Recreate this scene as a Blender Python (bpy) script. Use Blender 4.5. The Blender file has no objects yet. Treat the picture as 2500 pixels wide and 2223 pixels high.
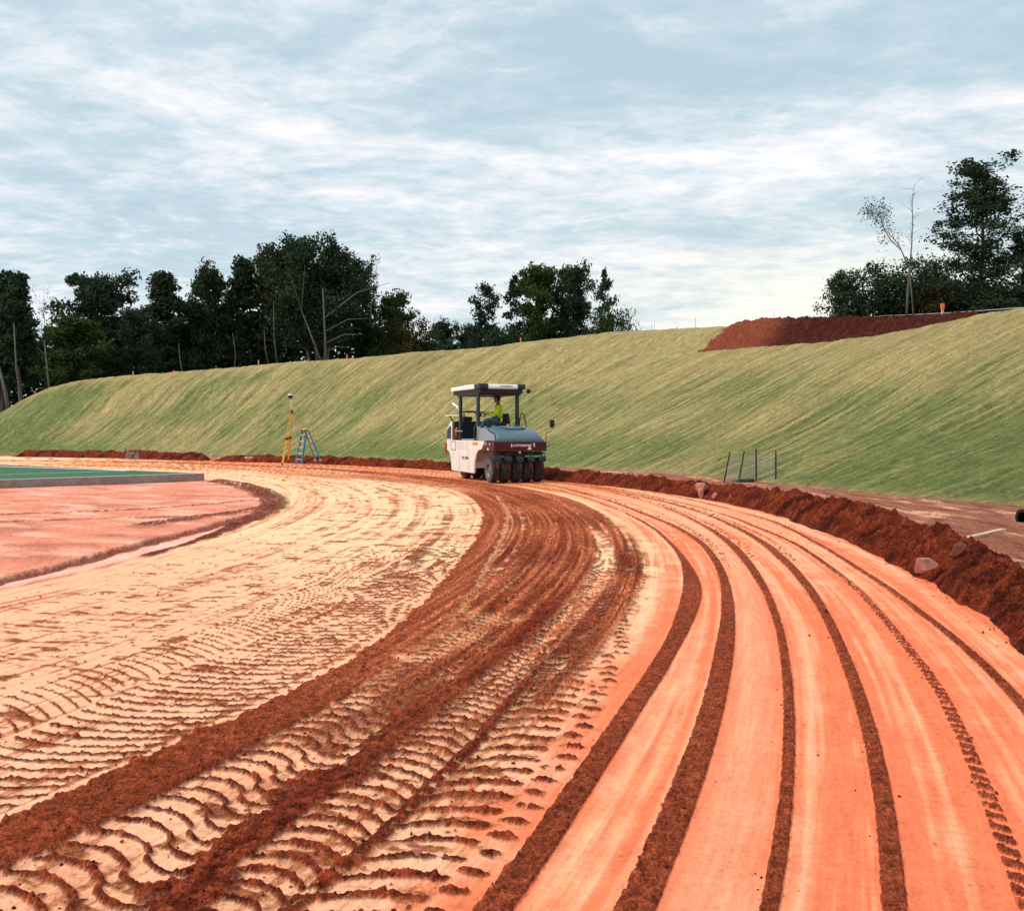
import bpy, math, random
import numpy as np
from mathutils import Vector, Matrix

# ------------------------------------------------------------------ camera, sky, sun
F, HOR, EYE = 2300.0, 1050.0, 1.65          # focal length and horizon in photo pixels, eye height in metres
scn = bpy.context.scene
COL = scn.collection
cam = bpy.data.objects.new('camera', bpy.data.cameras.new('camera'))
COL.objects.link(cam)
cam.location = (0, 0, EYE); cam.rotation_euler = (math.radians(90), 0, 0)
cam.data.sensor_width = 36.0; cam.data.lens = F / 2500 * 36
cam.data.shift_y = -(1111.5 - HOR) / 2500
cam.data.clip_start = 0.05; cam.data.clip_end = 6000
scn.camera = cam
scn.view_settings.view_transform = 'Standard'; scn.view_settings.look = 'None'
scn.view_settings.exposure = 0.85; scn.view_settings.gamma = 1.0
scn.view_settings.use_curve_mapping = False
scn.render.engine = 'CYCLES'
scn.cycles.max_bounces = 5; scn.cycles.diffuse_bounces = 2; scn.cycles.transparent_max_bounces = 6

SUN_EL, SUN_AZ = math.radians(46), math.radians(-105)     # azimuth measured from +Y towards +X
world = bpy.data.worlds.new('World'); scn.world = world; world.use_nodes = True
def build_sky():
    nt = world.node_tree; N = nt.nodes; L = nt.links; N.clear()
    out = N.new('ShaderNodeOutputWorld'); bg = N.new('ShaderNodeBackground'); L.new(bg.outputs[0], out.inputs[0])
    bg.inputs[1].default_value = 0.1
    sky = N.new('ShaderNodeTexSky'); sky.sky_type = 'NISHITA'; sky.sun_disc = False
    sky.sun_elevation = SUN_EL; sky.sun_rotation = SUN_AZ; sky.air_density = 1.0; sky.dust_density = 2.0
    tc = N.new('ShaderNodeTexCoord')
    def math_(op, a, b=None, clamp=False):
        n = N.new('ShaderNodeMath'); n.operation = op; n.use_clamp = clamp
        for i, x in enumerate((a, b)):
            if x is None: continue
            if isinstance(x, (int, float)): n.inputs[i].default_value = x
            else: L.new(x, n.inputs[i])
        return n.outputs[0]
    sep = N.new('ShaderNodeSeparateXYZ'); L.new(tc.outputs['Generated'], sep.inputs[0])
    zz = math_('ADD', math_('MAXIMUM', sep.outputs[2], 0.0), 0.09)
    px = math_('DIVIDE', sep.outputs[0], zz); py = math_('DIVIDE', sep.outputs[1], zz)
    comb = N.new('ShaderNodeCombineXYZ'); L.new(px, comb.inputs[0]); L.new(py, comb.inputs[1])
    def noise(scale, det, rough, rot, sx, sy, dist=0.0, off=(0, 0, 0)):
        mp = N.new('ShaderNodeMapping'); L.new(comb.outputs[0], mp.inputs[0])
        mp.inputs['Location'].default_value = off; mp.inputs['Rotation'].default_value = (0, 0, math.radians(rot)); mp.inputs['Scale'].default_value = (sx, sy, 1)
        t = N.new('ShaderNodeTexNoise'); L.new(mp.outputs[0], t.inputs[0]); t.noise_dimensions = '2D'
        t.inputs['Scale'].default_value = scale; t.inputs['Detail'].default_value = det
        t.inputs['Roughness'].default_value = rough; t.inputs['Distortion'].default_value = dist
        return t.outputs[0]
    big = noise(0.55, 3, 0.5, 18, 1.0, 1.5, 0.4, (3.1, 1.7, 0))
    mid = noise(1.5, 8, 0.62, 24, 1.0, 1.35, 0.5, (9.3, 4.2, 0))
    fine = noise(5.2, 8, 0.66, 32, 1.0, 1.25, 0.25, (1.3, 8.2, 0))
    rip = noise(11.0, 6, 0.6, 38, 1.0, 1.9, 0.3, (5.3, 2.2, 0))
    d = math_('ADD', math_('MULTIPLY', math_('SUBTRACT', rip, .5), .22), math_('MULTIPLY', big, 0.85)); d = math_('ADD', d, math_('ADD', math_('MULTIPLY', mid, 0.85), math_('MULTIPLY', fine, 0.60)))
    # thicker and thinner parts of the cloud deck, placed by direction
    def blob(x, y, r, amt, dd):
        c = N.new('ShaderNodeCombineXYZ'); c.inputs[0].default_value = x; c.inputs[1].default_value = y
        v = N.new('ShaderNodeVectorMath'); v.operation = 'DISTANCE'; L.new(comb.outputs[0], v.inputs[0]); L.new(c.outputs[0], v.inputs[1])
        q = math_('DIVIDE', v.outputs['Value'], r)
        g = math_('POWER', 2.718, math_('MULTIPLY', math_('MULTIPLY', q, q), -1.0))
        return math_('ADD', dd, math_('MULTIPLY', g, amt))
    def pos(x, y):
        v = Vector(((x - 1250) / F, 1.0, (HOR - y) / F)).normalized(); return v.x / (v.z + .09), v.y / (v.z + .09)
    for (x, y, r, a) in ((1430, 190, .42, -.13), (1000, 240, .3, -.06), (300, 60, .6, .13), (640, 340, .5, .10), (1900, 330, .5, .10), (2200, 120, .3, -.08), (200, 520, .6, -.1)):
        d = blob(*pos(x, y), r, a, d)
    mr = N.new('ShaderNodeMapRange'); L.new(d, mr.inputs[0]); mr.inputs[1].default_value = 0.83; mr.inputs[2].default_value = 1.35
    mr.interpolation_type = 'LINEAR'
    ramp = N.new('ShaderNodeValToRGB'); L.new(mr.outputs[0], ramp.inputs[0])
    e = ramp.color_ramp.elements
    e[0].position = 0.0; e[0].color = (0.48, 0.62, 0.70, 1)
    e[1].position = 1.0; e[1].color = (0.97, 0.96, 0.97, 1)
    m = e.new(0.32); m.color = (0.55, 0.685, 0.755, 1)
    m = e.new(0.6); m.color = (0.72, 0.79, 0.845, 1)
    # warm pale glow low down to the right, where the sun stands behind the deck
    gx, gy, gz = Vector(((2050 - 1250) / F, 1, (HOR - 760) / F)).normalized()
    c = N.new('ShaderNodeCombineXYZ')
    for i, q in enumerate((gx, gy, gz)): c.inputs[i].default_value = q
    dv = N.new('ShaderNodeVectorMath'); dv.operation = 'SUBTRACT'; L.new(tc.outputs['Generated'], dv.inputs[0]); L.new(c.outputs[0], dv.inputs[1])
    ds = N.new('ShaderNodeVectorMath'); ds.operation = 'MULTIPLY'; L.new(dv.outputs[0], ds.inputs[0]); ds.inputs[1].default_value = (1, 1, 4.0)
    ln = N.new('ShaderNodeVectorMath'); ln.operation = 'LENGTH'; L.new(ds.outputs[0], ln.inputs[0])
    q = math_('DIVIDE', ln.outputs['Value'], 0.30)
    g = math_('MULTIPLY', math_('POWER', 2.718, math_('MULTIPLY', math_('MULTIPLY', q, q), -1.0)), math_('ADD', math_('MULTIPLY', mr.outputs[0], .9), .35), True)
    warm = N.new('ShaderNodeMix'); warm.data_type = 'RGBA'; L.new(g, warm.inputs[0]); L.new(ramp.outputs[0], warm.inputs[6]); warm.inputs[7].default_value = (1.0, 0.97, 0.86, 1)
    sc = N.new('ShaderNodeMix'); sc.data_type = 'RGBA'; sc.blend_type = 'MULTIPLY'; sc.inputs[0].default_value = 1; L.new(warm.outputs[2], sc.inputs[6]); sc.inputs[7].default_value = (6.0, 6.0, 6.0, 1)
    sc.clamp_result = False
    mix = N.new('ShaderNodeMix'); mix.data_type = 'RGBA'; mix.inputs[0].default_value = 0.94; L.new(sky.outputs[0], mix.inputs[6]); L.new(sc.outputs[2], mix.inputs[7])
    L.new(mix.outputs[2], bg.inputs[0])
build_sky()
sun = bpy.data.objects.new('sun', bpy.data.lights.new('sun', 'SUN')); COL.objects.link(sun)
sun.data.energy = 1.5; sun.data.angle = math.radians(10); sun.data.color = (1.0, 0.89, 0.76)
sun.rotation_euler = Vector((-math.sin(SUN_AZ) * math.cos(SUN_EL), -math.cos(SUN_AZ) * math.cos(SUN_EL), -math.sin(SUN_EL))).to_track_quat('-Z', 'Y').to_euler()

# ------------------------------------------------------------------ helpers
def G(px, py, z=0.0):
    """photo pixel -> point on the level z"""
    Y = (EYE - z) * F / (py - HOR); return Vector(((px - 1250) * Y / F, Y, z))
def P(px, py, D):
    return Vector(((px - 1250) * D / F, D, EYE - (py - HOR) * D / F))
CX, CY = -34.5, 16.5                           # centre of the track's bend
def pol(X, Y):
    return np.arctan2(Y - CY, X - CX), np.hypot(X - CX, Y - CY)
rng0 = np.random.default_rng(5)
TAB = rng0.random((8, 256, 256)).astype(np.float32)
GXT = np.cos(TAB * 2 * np.pi).astype(np.float32); GYT = np.sin(TAB * 2 * np.pi).astype(np.float32)
def vn(x, y, k=0):
    """gradient noise, about 0..1"""
    x = np.asarray(x, np.float32) + 1000.37; y = np.asarray(y, np.float32) + 1000.71
    xi = np.floor(x).astype(np.int32); yi = np.floor(y).astype(np.int32)
    fx = (x - xi).astype(np.float32); fy = (y - yi).astype(np.float32)
    wx = fx * fx * (3 - 2 * fx); wy = fy * fy * (3 - 2 * fy)
    gx = GXT[k % 8]; gy = GYT[k % 8]; x0 = xi & 255; x1 = (xi + 1) & 255; y0 = yi & 255; y1 = (yi + 1) & 255
    a = gx[x0, y0] * fx + gy[x0, y0] * fy; b = gx[x1, y0] * (fx - 1) + gy[x1, y0] * fy
    c = gx[x0, y1] * fx + gy[x0, y1] * (fy - 1); d = gx[x1, y1] * (fx - 1) + gy[x1, y1] * (fy - 1)
    a = a + (b - a) * wx; c = c + (d - c) * wx
    return .5 + .86 * (a + (c - a) * wy)
def fbm(x, y, o=4, k=0, g=0.5):
    s = 0; a = 1; n = 0
    for i in range(o):
        s = s + a * vn(x, y, k + i); n += a; a *= g
        x, y = x * 1.93 + y * .37 + 3.7, y * 1.93 - x * .37 + 1.3
    return s / n
def ss(a, b, x):
    t = np.clip((x - a) / (b - a), 0, 1); return t * t * (3 - 2 * t)
def lerp(a, b, t): return a + (b - a) * t
def mixc(a, b, t): return a + (np.asarray(b, np.float32) - a) * t[..., None]
S2 = 2500 / 2044.0
def curve(pts, s=1.0):
    """polyline of photo pixels on the ground -> u as a function of the bend angle"""
    w = [G(x * s, y * s) for x, y in pts]
    th, u = pol(np.array([p.x for p in w]), np.array([p.y for p in w]))
    i = np.argsort(th); th = th[i]; u = u[i]
    g = np.linspace(th[0] - .1, th[-1] + .1, 1600); q = np.interp(g, th, u)
    k = np.exp(-(np.arange(-60, 61) * (g[1] - g[0]) / .022) ** 2); k /= k.sum()
    q = np.convolve(np.pad(q, 60, mode='edge'), k, mode='valid')
    return lambda t: np.interp(t, g, q)

def setp(o, label=None, cat=None, group=None, kind=None):
    if label: o['label'] = label
    if cat: o['category'] = cat
    if group: o['group'] = group
    if kind: o['kind'] = kind
    return o
def link(name, me, mat=None, parent=None, smooth=False):
    o = bpy.data.objects.new(name, me); COL.objects.link(o)
    if mat and not me.materials: me.materials.append(mat)
    if parent: o.parent = parent
    if smooth and len(me.polygons): me.polygons.foreach_set('use_smooth', np.ones(len(me.polygons), bool))
    return o
def empty(name, loc=(0, 0, 0), rz=0.0):
    o = bpy.data.objects.new(name, None); COL.objects.link(o); o.location = loc; o.rotation_euler = (0, 0, rz); o.empty_display_size = .2
    return o
def raw_mesh(name, co, quads, col=None, st=None, smooth=True, tris=False):
    me = bpy.data.meshes.new(name); n = 3 if tris else 4
    me.vertices.add(len(co)); me.vertices.foreach_set('co', np.ascontiguousarray(co, np.float32).ravel())
    me.loops.add(quads.size); me.loops.foreach_set('vertex_index', np.ascontiguousarray(quads, np.int32).ravel())
    me.polygons.add(len(quads)); me.polygons.foreach_set('loop_start', np.arange(0, quads.size, n, dtype=np.int32))
    me.polygons.foreach_set('loop_total', np.full(len(quads), n, np.int32))
    me.polygons.foreach_set('use_smooth', np.full(len(quads), smooth, bool))
    if col is not None:
        a = me.attributes.new('col', 'FLOAT_COLOR', 'POINT')
        c = np.ones((len(co), 4), np.float32); c[:, :3] = np.clip(col.reshape(-1, 3), 0, 1); a.data.foreach_set('color', c.ravel())
    if st is not None:
        a = me.attributes.new('st', 'FLOAT_VECTOR', 'POINT'); a.data.foreach_set('vector', np.ascontiguousarray(st, np.float32).ravel())
    me.update(calc_edges=True); me.validate()
    return me
def grid_faces(nr, nc):
    i = np.arange(nr * nc, dtype=np.int32).reshape(nr, nc)
    return np.stack([i[:-1, :-1], i[:-1, 1:], i[1:, 1:], i[1:, :-1]], -1).reshape(-1, 4)
def grid_mesh(name, X, Y, Z, col=None, st=None):
    nr, nc = X.shape
    f = grid_faces(nr, nc)
    a = np.cross([X[0, 1] - X[0, 0], Y[0, 1] - Y[0, 0], 0], [X[1, 0] - X[0, 0], Y[1, 0] - Y[0, 0], 0])
    if a[2] < 0: f = f[:, ::-1]
    return raw_mesh(name, np.stack([X, Y, Z], -1).reshape(-1, 3), f, col, st)

# ------------------------------------------------------------------ materials
def new_mat(name):
    m = bpy.data.materials.new(name); m.use_nodes = True
    return m, m.node_tree.nodes, m.node_tree.links, m.node_tree.nodes['Principled BSDF']
def plain(name, c, rough=.6, metal=0.0, var=.12, scale=6.0, spec=.5, bump=0.0, dust=None):
    """painted / moulded surface with faint uneven colour, optional dust from below"""
    m, N, L, B = new_mat(name)
    tc = N.new('ShaderNodeTexCoord'); t = N.new('ShaderNodeTexNoise'); L.new(tc.outputs['Object'], t.inputs[0]); t.inputs['Scale'].default_value = scale; t.inputs['Detail'].default_value = 5
    r = N.new('ShaderNodeValToRGB'); L.new(t.outputs[0], r.inputs[0])
    r.color_ramp.elements[0].position = .3; r.color_ramp.elements[1].position = .7
    r.color_ramp.elements[0].color = tuple(x * (1 - var) for x in c) + (1,); r.color_ramp.elements[1].color = tuple(min(1, x * (1 + var)) for x in c) + (1,)
    src = r.outputs[0]
    if dust:
        t2 = N.new('ShaderNodeTexNoise'); L.new(tc.outputs['Object'], t2.inputs[0]); t2.inputs['Scale'].default_value = 3.3; t2.inputs['Detail'].default_value = 6
        mr = N.new('ShaderNodeMapRange'); L.new(t2.outputs[0], mr.inputs[0]); mr.inputs[1].default_value = dust[1]; mr.inputs[2].default_value = dust[2]; mr.inputs[4].default_value = dust[3]
        mx = N.new('ShaderNodeMix'); mx.data_type = 'RGBA'; L.new(mr.outputs[0], mx.inputs[0]); L.new(src, mx.inputs[6]); mx.inputs[7].default_value = tuple(dust[0]) + (1,)
        src = mx.outputs[2]
    L.new(src, B.inputs['Base Color']); B.inputs['Roughness'].default_value = rough; B.inputs['Metallic'].default_value = metal
    B.inputs['Specular IOR Level'].default_value = spec
    if bump:
        b = N.new('ShaderNodeBump'); b.inputs['Strength'].default_value = bump; b.inputs['Distance'].default_value = .01; L.new(t.outputs[0], b.inputs['Height']); L.new(b.outputs[0], B.inputs['Normal'])
    return m
def ground_mat(name, scales, amp, bump_dist, rough=.9, stretch=None, spec=.12):
    """base colour from the surface's own map, broken up by grain noise; relief from the same grain"""
    m, N, L, B = new_mat(name)
    a = N.new('ShaderNodeAttribute'); a.attribute_name = 'col'
    g = N.new('ShaderNodeNewGeometry')
    vec = g.outputs['Position']
    if stretch:
        s = N.new('ShaderNodeAttribute'); s.attribute_name = 'st'
        mp = N.new('ShaderNodeMapping'); L.new(s.outputs['Vector'], mp.inputs[0]); mp.inputs['Scale'].default_value = stretch; vec2 = mp.outputs[0]
    tot = None; h = None
    for i, sc in enumerate(scales):
        t = N.new('ShaderNodeTexNoise'); L.new(vec2 if (stretch and i % 2 == 1) else vec, t.inputs[0]); t.inputs['Scale'].default_value = sc; t.inputs['Detail'].default_value = 6; t.inputs['Roughness'].default_value = .68
        if tot is None: tot = t.outputs[0]
        else:
            ad = N.new('ShaderNodeMath'); ad.operation = 'ADD'; L.new(tot, ad.inputs[0]); L.new(t.outputs[0], ad.inputs[1]); tot = ad.outputs[0]
    n = len(scales)
    mr = N.new('ShaderNodeMapRange'); L.new(tot, mr.inputs[0]); mr.inputs[1].default_value = .41 * n; mr.inputs[2].default_value = .59 * n; mr.inputs[3].default_value = 1 - amp; mr.inputs[4].default_value = 1 + amp
    mx = N.new('ShaderNodeVectorMath'); mx.operation = 'SCALE'; L.new(a.outputs['Color'], mx.inputs[0]); L.new(mr.outputs[0], mx.inputs['Scale'])
    L.new(mx.outputs[0], B.inputs['Base Color']); B.inputs['Roughness'].default_value = rough; B.inputs['Specular IOR Level'].default_value = spec
    b = N.new('ShaderNodeBump'); b.inputs['Distance'].default_value = bump_dist; b.inputs['Strength'].default_value = .9; L.new(tot, b.inputs['Height']); L.new(b.outputs[0], B.inputs['Normal'])
    return m
M = {}
def soil_mat(name, crumb=1.0):
    """clay: smooth where packed, granular and crumbly where the map says it is loose and dark"""
    m, N, L, B = new_mat(name)
    a = N.new('ShaderNodeAttribute'); a.attribute_name = 'col'; g = N.new('ShaderNodeNewGeometry'); st = N.new('ShaderNodeAttribute'); st.attribute_name = 'st'
    def mth(op, x, y=None, z=None):
        n = N.new('ShaderNodeMath'); n.operation = op
        for i, q in enumerate((x, y, z)):
            if q is None: continue
            if isinstance(q, (int, float)): n.inputs[i].default_value = q
            else: L.new(q, n.inputs[i])
        return n.outputs[0]
    def noi(sc, det=5, ro=.65, vec=None):
        t = N.new('ShaderNodeTexNoise'); L.new(vec or g.outputs['Position'], t.inputs[0]); t.inputs['Scale'].default_value = sc; t.inputs['Detail'].default_value = det; t.inputs['Roughness'].default_value = ro; return t.outputs[0]
    def rng(x, a0, a1, b0, b1):
        n = N.new('ShaderNodeMapRange'); L.new(x, n.inputs[0])
        for i, q in enumerate((a0, a1, b0, b1)): n.inputs[i + 1].default_value = q
        return n.outputs[0]
    sep = N.new('ShaderNodeSeparateColor'); L.new(a.outputs['Color'], sep.inputs[0])
    loose = rng(sep.outputs[0], .72, .50, 0.0, .85)
    vo = N.new('ShaderNodeTexVoronoi'); vo.inputs['Scale'].default_value = 62; vo.inputs['Randomness'].default_value = 1
    wv = N.new('ShaderNodeVectorMath'); wv.operation = 'MULTIPLY_ADD'
    nc = N.new('ShaderNodeTexNoise'); L.new(g.outputs['Position'], nc.inputs[0]); nc.inputs['Scale'].default_value = 18; nc.inputs['Detail'].default_value = 3
    L.new(nc.outputs[1], wv.inputs[0]); wv.inputs[1].default_value = (.05, .05, .05); L.new(g.outputs['Position'], wv.inputs[2]); L.new(wv.outputs[0], vo.inputs['Vector'])
    n1, n2, n3 = noi(24), noi(85, 4), noi(6)
    gran = mth('ADD', rng(n1, .36, .64, -.34, .38), mth('ADD', rng(n2, .36, .64, -.34, .40), mth('ADD', rng(vo.outputs['Distance'], 0, .75, .30, -.42), rng(n3, .3, .7, -.12, .12))))
    mp = N.new('ShaderNodeMapping'); L.new(st.outputs['Vector'], mp.inputs[0]); mp.inputs['Scale'].default_value = (26, 2.2, 1)
    n4 = noi(1.0, 4, .6, mp.outputs[0]); n5 = noi(150, 2)
    pk = mth('ADD', rng(n2, .38, .62, -.09, .09), mth('ADD', rng(n4, .3, .7, -.17, .17), mth('ADD', rng(n1, .36, .64, -.08, .08), rng(n5, .62, .70, 0, -.22))))
    f = mth('ADD', 1.10, mth('ADD', mth('MULTIPLY', mth('MULTIPLY', gran, loose), crumb), mth('MULTIPLY', pk, mth('SUBTRACT', 1.0, loose))))  # loose grain also paints crumb shadows and highlights into the colour
    f = mth('MAXIMUM', f, .12)
    mx = N.new('ShaderNodeVectorMath'); mx.operation = 'SCALE'; L.new(a.outputs['Color'], mx.inputs[0]); L.new(f, mx.inputs['Scale'])
    L.new(mx.outputs[0], B.inputs['Base Color']); B.inputs['Roughness'].default_value = .92; B.inputs['Specular IOR Level'].default_value = .08
    h = mth('ADD', mth('MULTIPLY', gran, mth('MULTIPLY', loose, .016 * crumb)), mth('MULTIPLY', pk, .006))
    b = N.new('ShaderNodeBump'); b.inputs['Distance'].default_value = 1.0; b.inputs['Strength'].default_value = 1.0; L.new(h, b.inputs['Height']); L.new(b.outputs[0], B.inputs['Normal'])
    return m
M['dirt'] = soil_mat('packed_clay'); M['loose'] = soil_mat('loose_clay', 1.25)
M['blanket'] = ground_mat('straw_and_grass', (8.0, 1.0, 20.0, 5.0), .62, .12, stretch=(1.3, 5.0, 1))
M['base'] = plain('base_earth', (.52, .26, .16), .95, var=.25, scale=.12, spec=.1)

# ------------------------------------------------------------------ ground: colours in linear light
CREAM = np.array((.80, .565, .33), np.float32); SALMON = np.array((.77, .185, .085), np.float32)
PALE = np.array((.80, .40, .23), np.float32); ORANGE = np.array((.56, .15, .05), np.float32)
DARK = np.array((.185, .027, .011), np.float32); BROWN = np.array((.43, .078, .030), np.float32)
PINK = np.array((.70, .25, .16), np.float32)

c_s = {
 's2': (curve([(990,1818),(1090,1665),(1200,1500),(1290,1370),(1350,1270),(1383,1180),(1372,1130),(1338,1085),(1285,1043),(1200,1005),(1100,975),(1020,966)], S2)),
 's3': (curve([(1270,1818),(1350,1620),(1412,1450),(1444,1300),(1452,1200),(1435,1130),(1400,1085),(1350,1053),(1280,1025),(1180,990),(1090,968)], S2)),
 's4': (curve([(1535,1818),(1565,1650),(1575,1480),(1570,1350),(1550,1240),(1510,1150),(1455,1085),(1395,1045),(1330,1015),(1230,985),(1095,962)], S2)),
 's5': (curve([(1785,1818),(1770,1640),(1740,1480),(1690,1330),(1630,1200),(1565,1120),(1480,1060),(1400,1025),(1290,993),(1100,960)], S2)),
 's6': (curve([(2473,2120),(2430,1998),(2363,1845),(2290,1680),(2209,1578),(2150,1504),(2091,1441),(2025,1387),(1935,1328),(1817,1277),(1700,1238),(1530,1200),(1340,1171)])),
 's7': (curve([(2500,1740),(2440,1660),(2350,1580),(2220,1480),(2110,1402),(1990,1330),(1895,1277),(1700,1225),(1530,1192),(1340,1168)])),
}
c_B = curve([(1000,2223),(1210,1960),(1390,1730),(1500,1600),(1570,1480),(1605,1410),(1592,1350),(1540,1290),(1450,1235),(1350,1203),(1200,1180)])
c_d1l = curve([(0,1991),(183,1924),(428,1820),(550,1759),(673,1704),(856,1618),(978,1517),(1064,1431),(1125,1358),(1168,1284),(1164,1232),(1110,1198),(978,1178),(856,1169),(734,1162),(550,1152),(300,1142)])
c_d1r = curve([(0,2132),(183,2040),(367,1955),(520,1869),(673,1790),(856,1698),(1003,1600),(1090,1517),(1150,1431),(1190,1358),(1225,1284),(1215,1223),(1170,1190)])
c_d2 = curve([(440,2223),(560,2089),(730,1942),(870,1862),(985,1770),(1110,1680),(1250,1580),(1330,1450),(1360,1350)])
c_rg = curve([(690,2223),(826,2138),(917,2040),(1003,1961),(1076,1893),(1162,1808),(1300,1640),(1400,1480)])
c_e0 = curve([(0,1808),(153,1753),(306,1679),(538,1600),(760,1500),(900,1400)])
c_in = curve([(0,1441),(251,1383),(367,1355),(569,1294),(673,1245),(679,1218),(612,1187),(526,1172)])
c_w = curve([(2500,1614),(2385,1516),(2287,1445),(2170,1383),(2091,1342),(1982,1293),(1857,1253),(1700,1218),(1330,1173),(1100,1150),(900,1139),(700,1131),(500,1126),(0,1116)])
FOOT = lambda th: np.interp(np.degrees(th), [-30, 0, 4, 7, 13, 26, 34, 60, 100], [47, 46.1, 45.3, 44.6, 44.1, 43.9, 43.5, 44.6, 46.0])

def stroke(X, Y, pts, s=1.0):
    """distance in metres to a polyline of photo pixels"""
    w = [G(x * s, y * s) for x, y in pts]; d = np.full(X.shape, 9.0, np.float32)
    xs = [p.x for p in w]; ys = [p.y for p in w]
    m = (X > min(xs) - 1.5) & (X < max(xs) + 1.5) & (Y > min(ys) - 2) & (Y < max(ys) + 2)
    x = X[m]; y = Y[m]; dd = np.full(x.shape, 9.0, np.float32)
    for a, b in zip(w[:-1], w[1:]):
        vx, vy = b.x - a.x, b.y - a.y; t = np.clip(((x - a.x) * vx + (y - a.y) * vy) / (vx * vx + vy * vy + 1e-9), 0, 1)
        dd = np.minimum(dd, np.hypot(x - a.x - t * vx, y - a.y - t * vy))
    d[m] = dd; return d

def ground_surface(X, Y):
    th, u = pol(X, Y); v = th * 37.0
    dist = np.hypot(X, Y); XR = X * .857 - Y * .515; YR = X * .515 + Y * .857
    uB = c_B(th); d1l = c_d1l(th); d1r = c_d1r(th); d2 = c_d2(th); rg = c_rg(th); e0 = c_e0(th); uin = c_in(th); uw = c_w(th)
    Z = np.zeros_like(X)
    n_lo = fbm(XR * .35, YR * .35, 4, 1); n_md = fbm(XR * 2.2, YR * 2.2, 4, 3); n_hi = fbm(XR * 14, YR * 14, 4, 5)
    n_vh = fbm(XR * 45, YR * 45, 3, 2)
    stk = fbm(u * 5.5, v * .10, 4, 2)               # long streaks following the bend
    stk2 = fbm(u * 16, v * .25, 3, 6)
    fine = 1 - ss(7, 16, dist)
    # ---- underlying packed clay
    ks = ss(-.25, .35, u - uB + (n_md - .5) * .5)
    near = 1 - ss(-9, 0, v)                         # the outer lanes are redder near the camera
    outer = mixc(np.broadcast_to(PALE, X.shape + (3,)), SALMON, np.clip(.30 + .60 * near + (stk - .5) * 2.2 + (n_md - .5) * .9 + (stk2 - .5) * 1.7, 0, 1))
    lightband = np.exp(-((u - (c_s['s3'](th) + c_s['s4'](th)) * .5) / .13) ** 2) * .75
    outer = mixc(outer, (.80, .36, .22), np.clip(lightband * .7, 0, 1))
    inner_c = mixc(np.broadcast_to(CREAM, X.shape + (3,)), PALE, np.clip((n_lo - .42) * 2.2 + (stk - .5) * 2.2 + ss(d1l - 1.2, d1l, u) * .25, 0, 1))
    inner_c = mixc(inner_c, (.80, .43, .265), np.clip((1 - ss(-13, -4, v + (u - d1l) * 1.2)) * .9 + .10, 0, 1))
    inner_c = mixc(inner_c, ORANGE, np.clip((stk2 - .54) * 4.5 + (n_md - .58) * 2.4 + (stk - .54) * 3.5 * ss(-10, 2, v), 0, .62))
    col = inner_c * (1 - ks[..., None]) + outer * ks[..., None]
    # far half of the bend: orange red streaks towards the outside
    farred = ss(4, 12, v) * ss(d1l - .5, d1l + .9, u + (stk - .5) * 2.2) * (1 - ss(38, 52, v))
    col = mixc(col, ORANGE * 1.15, np.clip(farred * (.62 + (stk2 - .45) * 4.5 + (stk - .5) * 3.5), 0, .95))
    gap = ss(40, 56, v)
    col = mixc(col, CREAM, np.clip(gap * .85, 0, 1))
    pale = np.exp(-((u - (uB - .60)) / .15) ** 2) * ss(-13, -10, v) * (1 - ss(-3.5, 1.5, v))
    dusty = (1 - .9 * pale) * ss(-.1, .25, u - d1l) * (1 - ss(-.3, .0, u - uB)) * (1 - ss(16, 26, v))
    col = mixc(col, (.58, .19, .085), dusty * np.clip(lerp(.22, .62, ss(-13.5, -9.5, v)) + (n_md - .5) * .8, 0, .8))
    # ---- loose soil cover
    cov = np.zeros_like(X)
    jag = (n_hi - .5) * .10 + (n_md - .5) * .14
    d1 = ss(0, .05, u - d1l + jag) * (1 - ss(-.03, .04, u - d1r + jag))
    d1 = d1 * (1 - ss(5, 13, v)); cov = np.maximum(cov, d1 * (.95 - .2 * ss(-8, 2, v)))
    w2 = lerp(.13, .28, ss(-13, -7, v)); w2 = lerp(w2, .42, ss(-8, -2, v))
    d2m = 1 - ss(w2 * .7, w2 * 1.25, np.abs(u - d2 + (n_md - .5) * .25 + jag))
    cov = np.maximum(cov, d2m * .97)
    midz = ss(d1r - .05, d1r + .25, u) * (1 - ss(uB - .35, uB + .02, u + jag * .7)) * ss(-13.8, -10.2, v + (n_md - .5) * 2) * (1 - ss(13, 24, v))
    pl = (v + (n_md - .5) * .06 + .05 * np.sin(u * 9)) / .145; pl = pl - np.floor(pl) - .5
    bright = np.exp(-(pl / .13) ** 2) * ss(.46, .60, fbm(u * 3.2, v * .16, 3, 7)) * (1 - ss(10, 20, dist) * .75)
    midz2 = midz * np.clip(1.0 + (stk - .5) * 2.6 + (n_md - .5) * 1.3 - ss(.55, .68, stk2) * .5, .12, 1) * (1 - .8 * bright)
    cov = np.maximum(cov, midz2)
    # bright patch left bare in the middle and the pale tyre path next to the outer lanes
    bd = stroke(X, Y, [(1020, 1600), (1130, 1545), (1240, 1508)]) + (n_md - .5) * .16; bare = np.exp(-(bd / .22) ** 2)
    cov *= 1 - np.clip(bare * 1.15, 0, .85)
    cov *= 1 - .95 * np.clip(pale * 1.1 + (n_md - .5) * .3 * pale, 0, 1)
    Z += cov * (.012 + .016 * (n_hi - .3))
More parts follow.
